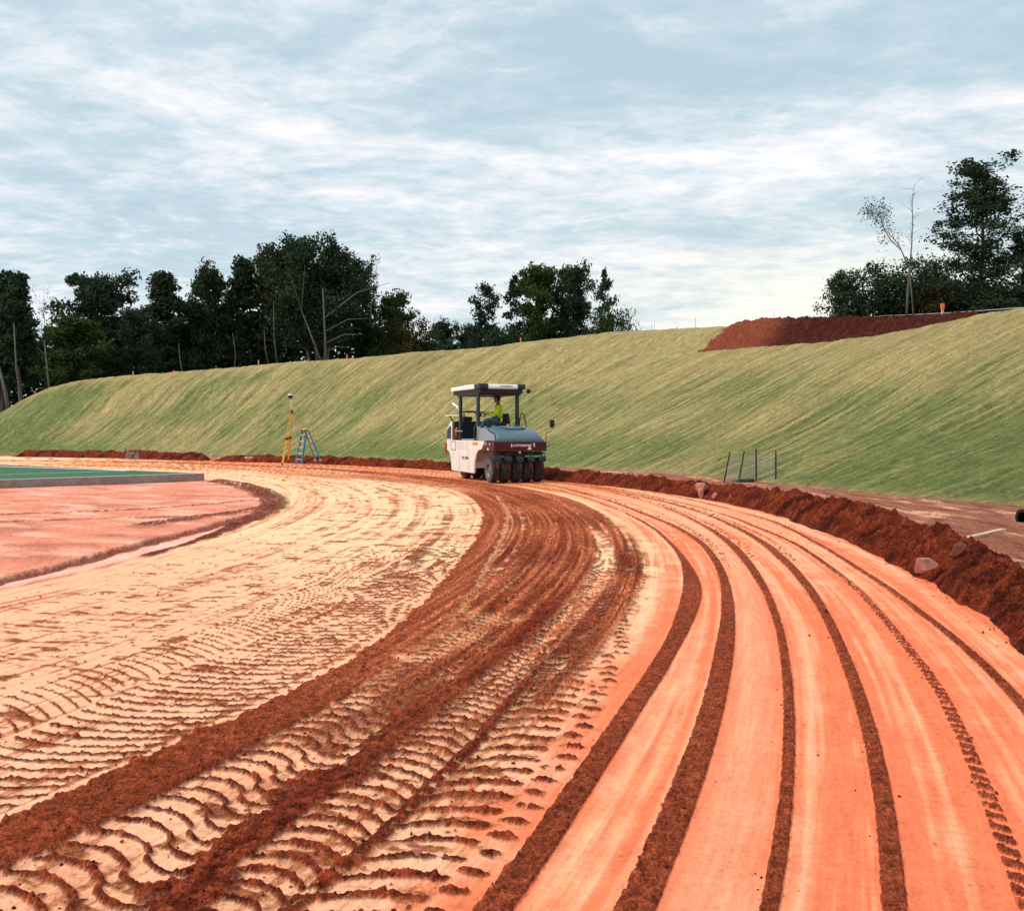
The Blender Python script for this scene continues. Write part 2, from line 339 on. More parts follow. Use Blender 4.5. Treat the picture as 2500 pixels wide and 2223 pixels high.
    # long worn arcs left of the main band
    for off, w, v0, v1, am in ((.62, .10, -9, 5, .75), (1.15, .07, -7, 9, .5), (1.75, .09, -4, 14, .5), (2.6, .12, -10, 6, .3), (3.5, .10, -3, 18, .35)):
        e = np.abs(u - d1l + off + (stk2 - .5) * .25 + (n_md - .5) * .10)
        a = (1 - ss(w * .4, w * 1.5, e)) * ss(v0, v0 + 4, v) * (1 - ss(v1 - 4, v1, v)) * am * np.clip(.4 + (n_md - .4) * 3 + (n_hi - .5), 0, 1.2)
        col = mixc(col, (.46, .125, .055), np.clip(a, 0, .9)); Z += a * .006 * n_hi
    # ---- tyre lugs pressed into the clay
    def lugs(eL, eR, per, arch, ph, hgt, mask, sharp=.15, lean=0.0, dk=1.0):
        nonlocal cov, Z
        s = 2 * (u - eL) / np.maximum(eR - eL, .05) - 1
        ins = ss(-1.06, -.9, s) * (1 - ss(.9, 1.06, s)) * mask
        sc = np.clip(s, -1, 1)
        p = (v + arch * sc * sc + lean * sc + (n_md - .5) * .045 + (n_hi - .5) * .016) / per + ph
        fr = p - np.floor(p) - .5
        wob = .7 + .9 * (n_md - .35) + .6 * (n_hi - .5)
        r = np.exp(-(fr / (sharp * np.clip(wob, .4, 1.5))) ** 2) * np.clip(.35 + 1.3 * (vn(v / per * .9 + ph * 7, s * 1.6 + 9, 4)), 0, 1.15)
        r = r * ins
        Z += (r * hgt * (.62 + .35 * (n_vh - .3) + .45 * (n_hi - .3)) - ins * hgt * .35)
        flat = ins * (1 - r)
        cov = np.where(ins > .4, cov * (1 - lerp(.50, .14, ss(-12.5, -8.5, v)) * flat), cov)
        cov = np.maximum(cov, np.clip(r * dk * 1.2, 0, .95))
    f1 = 1 - ss(9, 17, dist) * .8
    wv = (n_lo - .5) * .25
    m_near = 1 - ss(-3, 4, v)
    # T0 : left of the first dark band
    lugs(e0 + .02, d1l - .03, .135, -.10, .0, .016, m_near * f1, .13, -.10, .75)
    lugs(e0 - .62, e0 - .02, .125, .06, .3, .010, m_near * f1, .12, .16, .5)
    lugs(e0 - 1.35, e0 - .72, .13, -.05, .6, .006, m_near * f1 * .9, .10, -.12, .32)
    lugs(e0 - 2.3, e0 - 1.6, .14, .06, .2, .005, m_near * f1 * .7, .10, .12, .26)
    # T1 : between the dark bands, S shaped lugs
    t1m = lerp(d1r, d2, .56)
    tm = (1 - ss(-9.5, -5, v)) * f1
    lugs(d1r + .01, t1m, .135, .075, .1, .022, tm, .13, .035, .95)
    lugs(t1m - .02, d2 - .05, .135, -.06, .62, .021, tm, .14, .02, .95)
    # T2 : right of the second band, arches up to a ridge, then short bars
    lugs(d2 + .07, rg - .02, .125, .09, .4, .022, tm, .15, .03, .95)
    lugs(rg + .02, rg + lerp(.42, .36, ss(-14, -8, v)), .165, .05, .2, .020, tm, .15, -.08, .95)
    rl = np.exp(-((u - rg + (n_md - .5) * .06) / .035) ** 2) * tm
    cov = np.maximum(cov, rl * .9 * ss(.3, .5, n_hi)); Z += rl * .02 * n_hi
    # scattered clumps at the end of the bars
    p = v / .165 + .55; fr = p - np.floor(p) - .5
    tip = np.exp(-((u - rg - .50 + (vn(np.floor(p), 3.0 + 0 * v, 6) - .5) * .12) / .055) ** 2) * np.exp(-(fr / .16) ** 2) * tm * ss(.35, .5, n_hi)
    cov = np.maximum(cov, tip * 1.1); Z += tip * .02
    # middle of the bend: finer cross bars in several parallel tracks
    mm = ss(-10, -6, v) * (1 - ss(2, 9, v)) * f1
    for k, (o0, o1, per, ar) in enumerate(((.1, .62, .15, .05), (.75, 1.25, .14, -.04), (1.4, 1.85, .16, .05))):
        lugs(uB - o1, uB - o0, per, ar, .13 * k, .022, mm * ss(.3, .5, n_lo + .12 * k), .16, .03, .95)
    lugs(d1r + .05, d1r + .6, .14, .04, .5, .02, mm, .15, .05, .9)
    lugs(d1l - .75, d1l - .12, .14, .04, .8, .014, ss(-9, -6, v) * (1 - ss(4, 9, v)) * f1, .13, .05, .7)
    lugs(uB - .98, uB - .62, .15, .02, .2, .020, ss(-12, -10, v) * (1 - ss(-4, 1, v)) * f1, .15, .06, 1.0)
    lugs(uB - .58, uB - .16, .15, .02, .55, .020, ss(-12, -10, v) * (1 - ss(-4, 1, v)) * f1, .17, -.07, 1.0)
    # ---- ribbons squeezed up between the roller's tyres
    zf = ss(-2, 3, v); rib = np.zeros_like(X)
    for k, (nm, w, st) in enumerate((('s2', .066, 1), ('s3', .070, 1), ('s4', .031, 1), ('s5', .041, 1), ('s6', .036, 1), ('s7', .036, 1))):
        c = c_s[nm](th)
        ww = w * (1 + .10 * (fbm(v * .9 + k * 9, u * 0, 2, 3) - .5))
        if nm in ('s2',): ww = lerp(ww, .10, np.exp(-((v + 7.2) / 1.6) ** 2)); ww = lerp(ww, .035, ss(-6, -3.5, v))
        if nm in ('s3',): ww = lerp(ww, .05, ss(-10, -5.5, v))
        if nm in ('s4', 's5'): ww = lerp(ww, .075, np.exp(-((v + 3.5) / 3) ** 2) * .7)
        e = np.abs(u - c + (n_hi - .5) * .012 * (1 + 2 * zf) + (n_vh - .5) * .008)
        r = 1 - ss(ww * .78, ww * 1.12, e)
        if nm == 's6':
            p = (v + (u - c) * .5) / .11; r = r * np.clip(ss(.12, .3, np.abs((p - np.floor(p)) - .5)) + ss(10, 14, dist), 0, 1) * 1.0
        brk = np.clip(1 - zf * ss(.5, .62, fbm(v * .5 + 40 * k, u * 6, 3, 4)) * .7, 0, 1)
        r = r * brk
        rib = np.maximum(rib, r); cov = np.maximum(cov, r * .97); Z += r * .007 * (.5 + n_hi)
        # scuffed crumbs beside the ribbon
        cr = np.exp(-((u - c - .13) / .07) ** 2) * ss(.55, .68, fbm(v * 9, u * 30, 3, 1 + k)) * ss(-7, -1, v) * (1 - ss(8, 14, v)) * (1.2 if k in (1, 2, 3) else .45)
        cov = np.maximum(cov, np.clip(cr, 0, .9)); Z += cr * .008
        # faint compaction ledges
        Z += .004 * ss(-.02, .02, u - c - .16)
    # fine rolled bars between the fifth and sixth ribbon
    mb = (c_s['s5'](th) + c_s['s6'](th)) * .5
    q = v / .075; fr = q - np.floor(q) - .5
    bars = np.exp(-((u - mb - .03) / .13) ** 4) * np.exp(-(fr / .2) ** 2) * fine
    col = mixc(col, ORANGE, np.clip(bars * .30 * (n_hi + .2), 0, 1)); Z -= bars * .003
    # specks
    sp = (1 - .9 * ks) * ss(.76, .82, fbm(XR * 19, YR * 19, 2, 7)) * ss(uin, uin + .5, u) * (1 - ss(uw - .1, uw, u)) * ss(.42, .6, n_md)
    cov = np.maximum(cov, sp * .8); Z += sp * .006
    # broken, cross-wise scuffs on the cream left side
    sc = ss(.56, .66, fbm(u * 2.6, v * 9.0, 4, 3)) * (1 - ks) * ss(uin + .3, uin + 1.2, u) * ss(.36, .52, n_md + (stk - .5))
    col = mixc(col, ORANGE * .85, np.clip(sc * .85, 0, .85)); Z += sc * .004
    # ---- infield inside the bend
    inn = 1 - ss(-.12, .12, u - uin + (n_md - .5) * .3)
    ic = mixc(np.broadcast_to(PINK, X.shape + (3,)), (.78, .44, .33), np.clip((fbm(XR * .5, YR * 1.6, 4, 2) - .45) * 3.2, 0, 1))
    ic = mixc(ic, (.58, .21, .13), np.clip((fbm(XR * .7 + 9, YR * 1.3, 4, 6) - .5) * 3, 0, .8))
    col = col * (1 - inn[..., None]) + ic * inn[..., None]
    cov *= 1 - inn
    Z -= inn * .05
    def st(pts, w, amt, dz, thr=None, tint=DARK):
        nonlocal col, Z
        d = stroke(X, Y, pts, S2) + (n_md - .5) * w * .9 + (n_hi - .5) * w * .5
        r = (1 - ss(w * .5, w, d)) * amt
        if thr: r = r * ss(thr, thr + .12, n_hi * .6 + n_md * .4)
        col = mixc(col, tint, np.clip(r, 0, 1)); Z += r * dz
    st([(-60,1166),(0,1150),(150,1115),(300,1075),(400,1050),(480,1028)], .22, .85, -.07, tint=np.array((.33, .11, .075)))
    st([(-60,1180),(0,1163),(150,1130),(300,1092),(400,1063),(470,1044)], .16, .5, .02, tint=np.array((.80, .55, .47)))
    st([(430,958),(480,965),(520,978),(548,998),(546,1014),(510,1030),(470,1042)], .42, .85, .04, .36)
    st([(470,1044),(430,1060),(370,1085),(300,1102)], .16, .9, .03, .30)
    st([(300,1040),(400,1027),(470,1018),(530,1008)], .40, .8, .03, .42)
    st([(-40,1022),(100,1019),(200,1015),(330,1008),(430,1001),(500,994)], .16, .8, .02, .44)
    st([(-40,1037),(100,1033),(200,1029),(300,1028),(400,1024)], .26, .7, .02, .47)
    # ---- trampled ground between the windrow and the bank
    out = ss(0, .15, u - uw - .7)
    oc = mixc(np.broadcast_to(np.array((.46, .17, .105), np.float32), X.shape + (3,)), (.68, .34, .22), np.clip((fbm(u * 2.2, v * .5, 4, 1) - .45) * 4, 0, 1))
    oc = mixc(oc, (.26, .085, .05), np.clip((fbm(u * 4, v * 1.3, 4, 5) - .5) * 4, 0, .8))
    col = col * (1 - out[..., None]) + oc * out[..., None]
    Z += out * (.10 * (fbm(u * 1.6, v * .8, 4, 3) - .45) + .03 * n_hi); cov *= 1 - out
    # ---- finish
    dk = mixc(np.broadcast_to(DARK, X.shape + (3,)), BROWN, np.clip((n_hi - .40) * 3.0 + (n_md - .5) * 1.5 + ss(-9, 6, v) * .35, 0, 1))
    dk = mixc(dk, (.50, .108, .042), np.clip(d1 * .42 + (n_lo - .5) * 1.6 + ss(-11, 6, v) * .42 + rib * .30 + .10, 0, .70))
    inband = ss(-.1, .3, u - d1l) * (1 - ss(-.1, .1, u - uB)) * ss(-14, -8, v)
    dk = mixc(dk, (.60, .165, .070), np.clip(inband * (.42 + (stk2 - .5) * 3.4 + (stk - .5) * 1.8 + (n_lo - .5) * 1.2), 0, .95))
    dk = mixc(dk, (.48, .105, .045), np.clip(rib * .45, 0, 1))
    cc = np.clip(cov * 1.0, 0, 1)
    edge = ss(.12, .55, cc + (n_vh - .5) * .55 * (cc > .02) + (n_hi - .5) * .4 * (cc > .02))
    col = col * (1 - edge[..., None]) + dk * edge[..., None]
    col = col * (1 + (n_vh[..., None] - .5) * (.24 + .9 * edge[..., None]) + (n_hi[..., None] - .5) * .25)
    Z += edge * .016 * (n_vh - .3) + edge * .018 * (n_hi - .4) + (n_md - .5) * .008 + (n_lo - .5) * .03
    # the stones and clods thrown about in the loose parts
    cl = ss(.66, .80, fbm(XR * 26, YR * 26, 2, 4)) * edge * fine
    Z += cl * .011
    st_ = np.stack([u, v, 0 * u], -1)
    return Z, col, st_

def build_ground():
    # one sheet to the horizon, below the worked surfaces
    n = 48; R = 2500
    co = [(0, 0, -.16)] + [(R * math.cos(a), R * math.sin(a), -.16) for a in np.linspace(0, 2 * math.pi, n, endpoint=False)]
    me = bpy.data.meshes.new('ground'); me.from_pydata(co, [], [(0, i + 1, (i + 1) % n + 1) for i in range(n)])
    setp(link('ground', me, M['base']), kind='structure')
    rows = [1.7]
    while rows[-1] < 62: rows.append(rows[-1] + .0046 * (rows[-1] / 2) ** 1.5)
    rows = np.array(rows, np.float32)
    t = np.linspace(-1, 1, 1150, dtype=np.float32)
    Y = np.repeat(rows[:, None], len(t), 1); X = t[None, :] * (.58 * Y + .9)
    Z, col, st_ = ground_surface(X, Y)
    # the rim of the sheet is turned down to the ground below
    rim = np.minimum(ss(1.0, .992, np.abs(t))[None, :] * np.ones_like(Y), 1)
    rim *= ss(0, 3, np.arange(len(rows)))[:, None]
    Z = np.where(rim < 1, Z * rim - .2 * (1 - rim), Z)
    setp(link('dirt_track', grid_mesh('dirt_track', X, Y, Z, col, st_.reshape(-1, 3)), M['dirt']), kind='structure')
build_ground()

# ------------------------------------------------------------------ windrow of loose soil along the outside of the track
def windrow(name, th0, th1, width, hfun, label, seed):
    ths = [th0]
    while ths[-1] < th1:
        x, y = CX + 40 * math.cos(ths[-1]), CY + 40 * math.sin(ths[-1]); ths.append(ths[-1] + max(.010, math.hypot(x, y) * .0017) / 40)
    ths = np.array(ths); s = np.linspace(0, 1, 92)
    TH, S = np.meshgrid(ths, s, indexing='ij')
    v = TH * 40; w0 = c_w(TH) + (fbm(v * 1.1, S * 0 + seed, 3, 2) - .5) * .22
    wd = width(TH) * (.9 + .35 * (fbm(v * .35, S * 0 + 7, 2, 1) - .5))
    U = w0 + S * wd
    X = CX + U * np.cos(TH); Y = CY + U * np.sin(TH)
    prof = np.interp(S, [0, .05, .13, .3, .50, .62, .8, 1], [-.15, .10, .30, .60, .90, 1.0, .52, -.22])
    big = fbm(X * 1.6, Y * 1.6, 3, 2); md = fbm(X * 6, Y * 6, 4, 4); hi = fbm(X * 20, Y * 20, 4, 1); rid = 1 - np.abs(fbm(X * 4.0, Y * 4.0, 3, 6) - .5) * 4
    endf = ss(th0, th0 + .02, TH) * (1 - ss(th1 - .03, th1, TH))
    H = hfun(TH) * (.72 + .62 * (fbm(v * .8, S * 1.2, 3, 3) - .1)) * endf
    fade = ss(0, .16, S) * (1 - ss(.9, 1, S))
    Z = prof * H + fade * ((md - .5) * .17 + (hi - .5) * .085 + (big - .5) * .10 + np.clip(rid, 0, 1) ** 2 * .05)
    Z += ss(.62, .78, fbm(X * 9 + 3, Y * 9, 3, 5)) * .05 * (1 - S) * fade
    Z = np.where(S < .02, -.1, Z); Z -= (1 - endf) * .1
    c0 = np.broadcast_to(np.array((.20, .032, .014), np.float32), X.shape + (3,))
    col = mixc(c0, (.40, .076, .030), np.clip((md - .45) * 3 + (hi - .5) * 1.6, 0, 1)); col = mixc(col, (.045, .009, .006), np.clip((big - .50) * 4, 0, .8))
    o = link(name, grid_mesh(name, X, Y, Z, col, np.stack([U, v, 0 * U], -1).reshape(-1, 3)), M['loose'])
    return setp(o, label, 'soil ridge')
hw = lambda t: np.interp(np.degrees(t), [-30, -12, -8, -4, 2, 10, 25, 45, 62], [.26, .28, .34, .44, .40, .32, .32, .36, .30])
ww = lambda t: np.interp(np.degrees(t), [-30, -10, 2, 20, 60], [1.35, 1.35, 1.35, 1.15, 1.3])
windrow('soil_windrow', math.radians(-30), math.radians(61.5), ww, hw, 'long dark red ridge of loose soil along the outer edge of the track', 3)
windrow('soil_windrow', math.radians(61.9), math.radians(85), ww, lambda t: .42 + 0 * t, 'separate low red soil heap at the far left, behind the green turf corner', 8)

# ------------------------------------------------------------------ the grassed bank
def crest(pts, U):
    out = []
    for x, y in pts:
        b = (x - 1250) / F       # ray X=bY meets the circle of radius U
        A = b * b + 1; Bq = -2 * b * CX - 2 * CY; Cq = CX * CX + CY * CY - U * U
        t = (-Bq + math.sqrt(Bq * Bq - 4 * A * Cq)) / (2 * A)
        out.append((math.atan2(t - CY, b * t - CX), EYE + (HOR - y) * t / F))
    out.sort(); a = np.array(out); return lambda th: np.interp(th, a[:, 0], a[:, 1])
UC, UC2 = 60.0, 67.5
H1 = crest([(-500,1075),(-150,1050),(0,1015),(73,966),(122,945),(183,932),(245,924),(330,915),(489,903),(734,883),(978,862),(1223,843),(1330,838),(1450,858),(1560,868),(1690,863),(1850,845),(1980,838),(2100,823),(2240,801),(2330,784),(2400,769),(2500,750),(2700,725),(3200,690)], UC)
H2 = crest([(-500,1078),(0,1020),(183,950),(489,915),(978,868),(1200,850),(1320,834),(1400,824),(1500,812),(1590,807),(1760,797),(1900,795),(2200,795),(2500,765),(3200,700)], UC2)
def bank_z(U, TH):
    uf = FOOT(TH) + (fbm(TH * 26, 0 * TH, 3, 2) - .5) * .8
    h1 = H1(TH); h2 = H2(TH); v = TH * 50
    t = np.clip((U - uf) / (UC - uf), -.2, 1.0)
    z = h1 * np.where(t > 0, t - .022 * np.sin(2 * np.pi * np.clip(t, 0, 1)), t * .3)
    bench = ss(UC + .6, UC2, U)
    z = z + (U > UC) * ((h2 - h1) * bench)
    far = ss(UC2 + 1, UC2 + 9, U); z = z - far * (.9 + .25 * np.clip(h1 - 5, 0, 3)) * ss(2, 5, h1)
    vv = v + 1.0 * (fbm(U * .10, v * .06, 2, 5) - .5)
    g = fbm(vv * 1.5, U * .10, 4, 1) - .5; g2 = fbm(vv * 4.2, U * .22, 3, 4) - .5
    amp = ss(0, .12, t) * ss(75, 66, U)
    z = z + amp * (g * .09 + g2 * .07) + (fbm(U * .9, v * .9, 3, 2) - .5) * .10 * amp
    z = z + (fbm(U * .25, v * .2, 2, 6) - .5) * .25 * amp
    return z, t, g, g2, vv
def bank():
    a0, a1 = math.radians(-34), math.radians(112)
    ths = [a0]
    while ths[-1] < a1:
        x, y = CX + 50 * math.cos(ths[-1]), CY + 50 * math.sin(ths[-1]); ths.append(ths[-1] + math.hypot(x, y) * .0019 / 50)
    ths = np.array(ths)
    us = np.concatenate([np.linspace(40.5, 62, 130), np.linspace(62.3, 72, 30), np.array([74, 78, 84, 92, 104, 120, 150, 190, 260])])
    TH, U = np.meshgrid(ths, us, indexing='ij')
    Z, t, g, g2, vv = bank_z(U, TH)
    X = CX + U * np.cos(TH); Y = CY + U * np.sin(TH); v = TH * 50
    Z = np.where(t < 0, -.1 + 0 * Z, Z)
    lo = fbm(vv * .16, U * .05, 4, 3); lo2 = fbm(vv * .42, U * .09, 4, 6); hi = fbm(X * 3, Y * 3 + Z * 3, 4, 2)
    straw = np.array((.47, .365, .16), np.float32); green = np.array((.175, .222, .07), np.float32)
    lo3 = fbm(v * .05 + 5, U * .12, 3, 4)
    k = np.clip((lo - .5) * 1.7 + (lo2 - .5) * 1.1 + (t - .50) * 1.3 + (lo3 - .5) * 2.6 + .58 + (hi - .5) * .8 + g2 * 1.6, 0, 1)
    dg = np.degrees(TH)
    k = np.clip(k + .35 * np.exp(-((dg - 24) / 8) ** 2) * ss(.3, .8, t) - .38 * ss(22, 8, dg) * (1 - ss(.70, .96, t)) + ss(.90, 1.0, t) * .5, 0, 1)
    k = np.clip(k + (1 - ss(.0, .05, t)) * .6, 0, 1)
    col = mixc(np.broadcast_to(green, X.shape + (3,)), straw, k)
    col = mixc(col, (.30, .30, .10), np.clip((hi - .45) * 2, 0, .5))
    col = col * (1 + np.clip(g * .5 + g2 * .6, -.3, .25)[..., None])
    dirt = 1 - ss(-.01, .018, t + (hi - .5) * .035)
    col = mixc(col, (.40, .15, .085), dirt)
    rough = ss(UC2 + 3, UC2 + 10, U); col = mixc(col, (.05, .06, .025), rough)
    st_ = np.stack([U, vv, 0 * U], -1).reshape(-1, 3)
    setp(link('grass_bank', grid_mesh('grass_bank', X, Y, Z, col, st_), M['blanket']), kind='structure')
    # red spoil heaped on the bench of the bank
    x0, x1 = 1630, 2480
    b0 = math.atan2(60 - CY, 11 - CX)
    ths = np.linspace(math.radians(-6), math.radians(50), 760); us = np.linspace(60.2, 72.5, 110)
    TH, U = np.meshgrid(ths, us, indexing='ij'); Zb = bank_z(U, TH)[0]
    X = CX + U * np.cos(TH); Y = CY + U * np.sin(TH); px = 1250 + F * X / Y
    ledge = 1640 + (U - 60) * 15
    m = ss(0, 60, px - ledge + (fbm(U * .8, TH * 30, 3, 2) - .5) * 50) * (1 - ss(2360, 2440, px)) * ss(60.2, 61.6, U) * (1 - ss(71, 72.4, U))
    md = fbm(X * 1.2, Y * 1.2, 4, 3); hi = fbm(X * 4, Y * 4, 4, 5)
    px2 = np.interp(px, [1600, 1790, 1870, 1960, 2100, 2200, 2320, 2430], [0, .05, .75, .62, .95, .75, .38, .0])
    Z = Zb - .35 + m * (.50 + (md - .5) * .35 + (hi - .5) * .48 + .38 * px2 * ss(63, 67.5, U))
    fresh = ss(1850, 1930, px - (U - 64) * 8)
    col = mixc(np.broadcast_to(np.array((.32, .080, .042), np.float32), X.shape + (3,)), (.085, .016, .011), fresh)
    col = mixc(col, (.22, .07, .05), np.clip((hi - .58) * 4, 0, .5))
    setp(link('spoil_heap', grid_mesh('spoil_heap', X, Y, Z, col, np.stack([U, TH * 60, 0 * U], -1).reshape(-1, 3)), M['loose']),
         'dark red mound of rough excavated soil on top of the grass bank at the right', 'soil mound')
bank()

# ------------------------------------------------------------------ mesh collector for built things
class MB:
    def __init__(s): s.v = []; s.f = []
    def add(s, vs, fs):
        n = len(s.v); s.v += [tuple(p) for p in vs]; s.f += [tuple(i + n for i in f) for f in fs]; return s
    def box(s, x0, x1, y0, y1, z0, z1, R=None):
        vs = [Vector((x, y, z)) for z in (z0, z1) for y in (y0, y1) for x in (x0, x1)]
        if R is not None:
            c = Vector(((x0 + x1) / 2, (y0 + y1) / 2, (z0 + z1) / 2)); vs = [c + R @ (p - c) for p in vs]
        return s.add(vs, [(0, 2, 3, 1), (4, 5, 7, 6), (0, 1, 5, 4), (2, 6, 7, 3), (0, 4, 6, 2), (1, 3, 7, 5)])
    def bar(s, a, b, w, h, up=(0, 0, 1)):
        a = Vector(a); b = Vector(b); d = (b - a).normalized(); u = Vector(up)
        x = d.cross(u); x = x.normalized() if x.length > 1e-4 else Vector((1, 0, 0)); y = x.cross(d)
        vs = [p + x * i * w / 2 + y * j * h / 2 for p in (a, b) for j in (-1, 1) for i in (-1, 1)]
        return s.add(vs, [(0, 1, 3, 2), (4, 6, 7, 5), (0, 4, 5, 1), (2, 3, 7, 6), (0, 2, 6, 4), (1, 5, 7, 3)])
    def tube(s, pts, r, n=6, cap=True):
        pts = [Vector(p) for p in pts]; rs = r if isinstance(r, (list, tuple)) else [r] * len(pts); rings = []
        for i, p in enumerate(pts):
            d = (pts[min(i + 1, len(pts) - 1)] - pts[max(i - 1, 0)]).normalized()
            u = Vector((0, 0, 1)) if abs(d.z) < .9 else Vector((1, 0, 0)); x = d.cross(u).normalized(); y = x.cross(d)
            rings.append([p + (x * math.cos(2 * math.pi * k / n) + y * math.sin(2 * math.pi * k / n)) * rs[i] for k in range(n)])
        fs = []
        for i in range(len(pts) - 1):
            for k in range(n): fs.append((i * n + k, i * n + (k + 1) % n, (i + 1) * n + (k + 1) % n, (i + 1) * n + k))
        if cap: fs += [tuple(range(n - 1, -1, -1)), tuple((len(pts) - 1) * n + k for k in range(n))]
        return s.add([q for g in rings for q in g], fs)
    def lathe(s, c, axis, prof, n=24):
        """prof: (along axis, radius)"""
        c = Vector(c); ax = Vector(axis).normalized(); u = Vector((0, 0, 1)) if abs(ax.z) < .9 else Vector((1, 0, 0)); x = ax.cross(u).normalized(); y = ax.cross(x)
        vs = [c + ax * t + (x * math.cos(2 * math.pi * k / n) + y * math.sin(2 * math.pi * k / n)) * r for t, r in prof for k in range(n)]
        fs = [(i * n + k, (i + 1) * n + k, (i + 1) * n + (k + 1) % n, i * n + (k + 1) % n) for i in range(len(prof) - 1) for k in range(n)]
        return s.add(vs, fs)
    def prism(s, poly, x0, x1):
        """outline in (y, z), extruded along x"""
        n = len(poly); vs = [(x0, y, z) for y, z in poly] + [(x1, y, z) for y, z in poly]
        return s.add(vs, [tuple(range(n)), tuple(range(2 * n - 1, n - 1, -1))] + [(i, i + n, (i + 1) % n + n, (i + 1) % n) for i in range(n)])
    def build(s, name, mat, parent=None, bevel=0.0, smooth=False):
        me = bpy.data.meshes.new(name); me.from_pydata(s.v, [], s.f); me.update()
        import bmesh
        bm = bmesh.new(); bm.from_mesh(me); bmesh.ops.recalc_face_normals(bm, faces=bm.faces); bm.to_mesh(me); bm.free()
        o = link(name, me, mat, parent, smooth)
        if bevel:
            b = o.modifiers.new('bevel', 'BEVEL'); b.width = bevel; b.segments = 2; b.limit_method = 'ANGLE'; b.angle_limit = math.radians(40)
        return o

def ico(n=1):
    import bmesh
    bm = bmesh.new(); bmesh.ops.create_icosphere(bm, subdivisions=n, radius=1); v = np.array([p.co[:] for p in bm.verts]); f = np.array([[q.index for q in t.verts] for t in bm.faces]); bm.free(); return v, f
ICO1, ICO2, ICO3 = ico(1), ico(2), ico(3)
DIRT = (.40, .12, .05)
M['white'] = plain('cream_paint', (.80, .755, .70), .42, var=.05, scale=3, dust=((.60, .36, .26), .52, .85, .30))
M['roofwhite'] = plain('white_plastic', (.82, .82, .85), .4, var=.03)
M['hood'] = plain('slate_blue_paint', (.075, .145, .19), .38, var=.08, scale=3, dust=((.30, .25, .22), .5, .9, .35))
M['hoodside'] = plain('pale_grey_paint', (.25, .29, .34), .45, var=.06)
M['maroon'] = plain('maroon_paint', (.065, .003, .012), .35, var=.08)
M['frame'] = plain('dark_slate_metal', (.014, .034, .046), .45, var=.15)
M['black'] = plain('black_metal', (.006, .007, .010), .5, var=.2)
M['interior'] = plain('dark_teal_panel', (.006, .017, .024), .55, var=.2)
M['tyre'] = plain('tyre_rubber', (.013, .013, .016), .85, var=.2, scale=9, dust=((.20, .05, .022), .42, .62, .75))
M['sidewall'] = plain('dusty_rubber', (.05, .05, .055), .85, var=.2, scale=9, dust=((.24, .16, .13), .35, .75, .6))
M['rim'] = plain('grey_rim', (.12, .15, .17), .5, var=.15, dust=((.35, .24, .2), .45, .8, .5))
M['steel'] = plain('bright_steel', (.62, .60, .56), .3, .7, var=.1)
M['greymetal'] = plain('grey_metal', (.42, .43, .44), .4, .2)
M['amber'] = plain('amber_lens', (.80, .30, .02), .25)
M['red'] = plain('red_paint', (.36, .03, .015), .4)
M['print_white'] = plain('white_print', (.80, .78, .80), .5)
M['print_dark'] = plain('dark_print', (.02, .02, .03), .5)
M['print_grey'] = plain('grey_print', (.34, .30, .29), .6)
M['badge'] = plain('brown_badge', (.09, .035, .035), .5)
M['archshade'] = plain('shaded_arch_paint', (.52, .45, .42), .6, dust=((.36, .2, .15), .4, .8, .6))  # shade inside the wheel arch put into the base colour, dust over it
M['yellow'] = plain('yellow_paint', (.75, .40, .03), .45)
M['lemon'] = plain('lemon_plastic', (.78, .66, .05), .45)
M['blue'] = plain('blue_fibreglass', (.02, .20, .36), .4)
M['alu'] = plain('aluminium', (.70, .70, .72), .35, .3)
M['wood'] = plain('pale_wood', (.62, .42, .26), .8, var=.2, scale=12)
M['orangeflag'] = plain('orange_ribbon', (.80, .16, .05), .7)
M['rock'] = plain('pink_rock', (.44, .19, .14), .9, var=.3, scale=7, bump=.8)
M['brownrock'] = plain('brown_clod', (.15, .034, .016), .95, var=.35, scale=6, bump=.8)
M['turf'] = plain('green_turf', (.022, .115, .045), .9, var=.18, scale=22)
M['curb'] = plain('concrete', (.26, .23, .22), .9, var=.22, scale=5, dust=((.32, .18, .14), .45, .75, .6))
M['line'] = plain('white_line', (.78, .80, .78), .8)
M['skin'] = plain('skin', (.22, .095, .06), .55)
M['hivis'] = plain('hi_vis_yellow', (.55, .80, .015), .6, var=.06)
M['jeans'] = plain('blue_denim', (.012, .115, .19), .8, var=.15)
M['cap'] = plain('navy_cap', (.008, .009, .028), .7)
M['boot'] = plain('brown_boot', (.05, .035, .035), .8)
M['rust'] = plain('dark_post', (.035, .025, .03), .6)

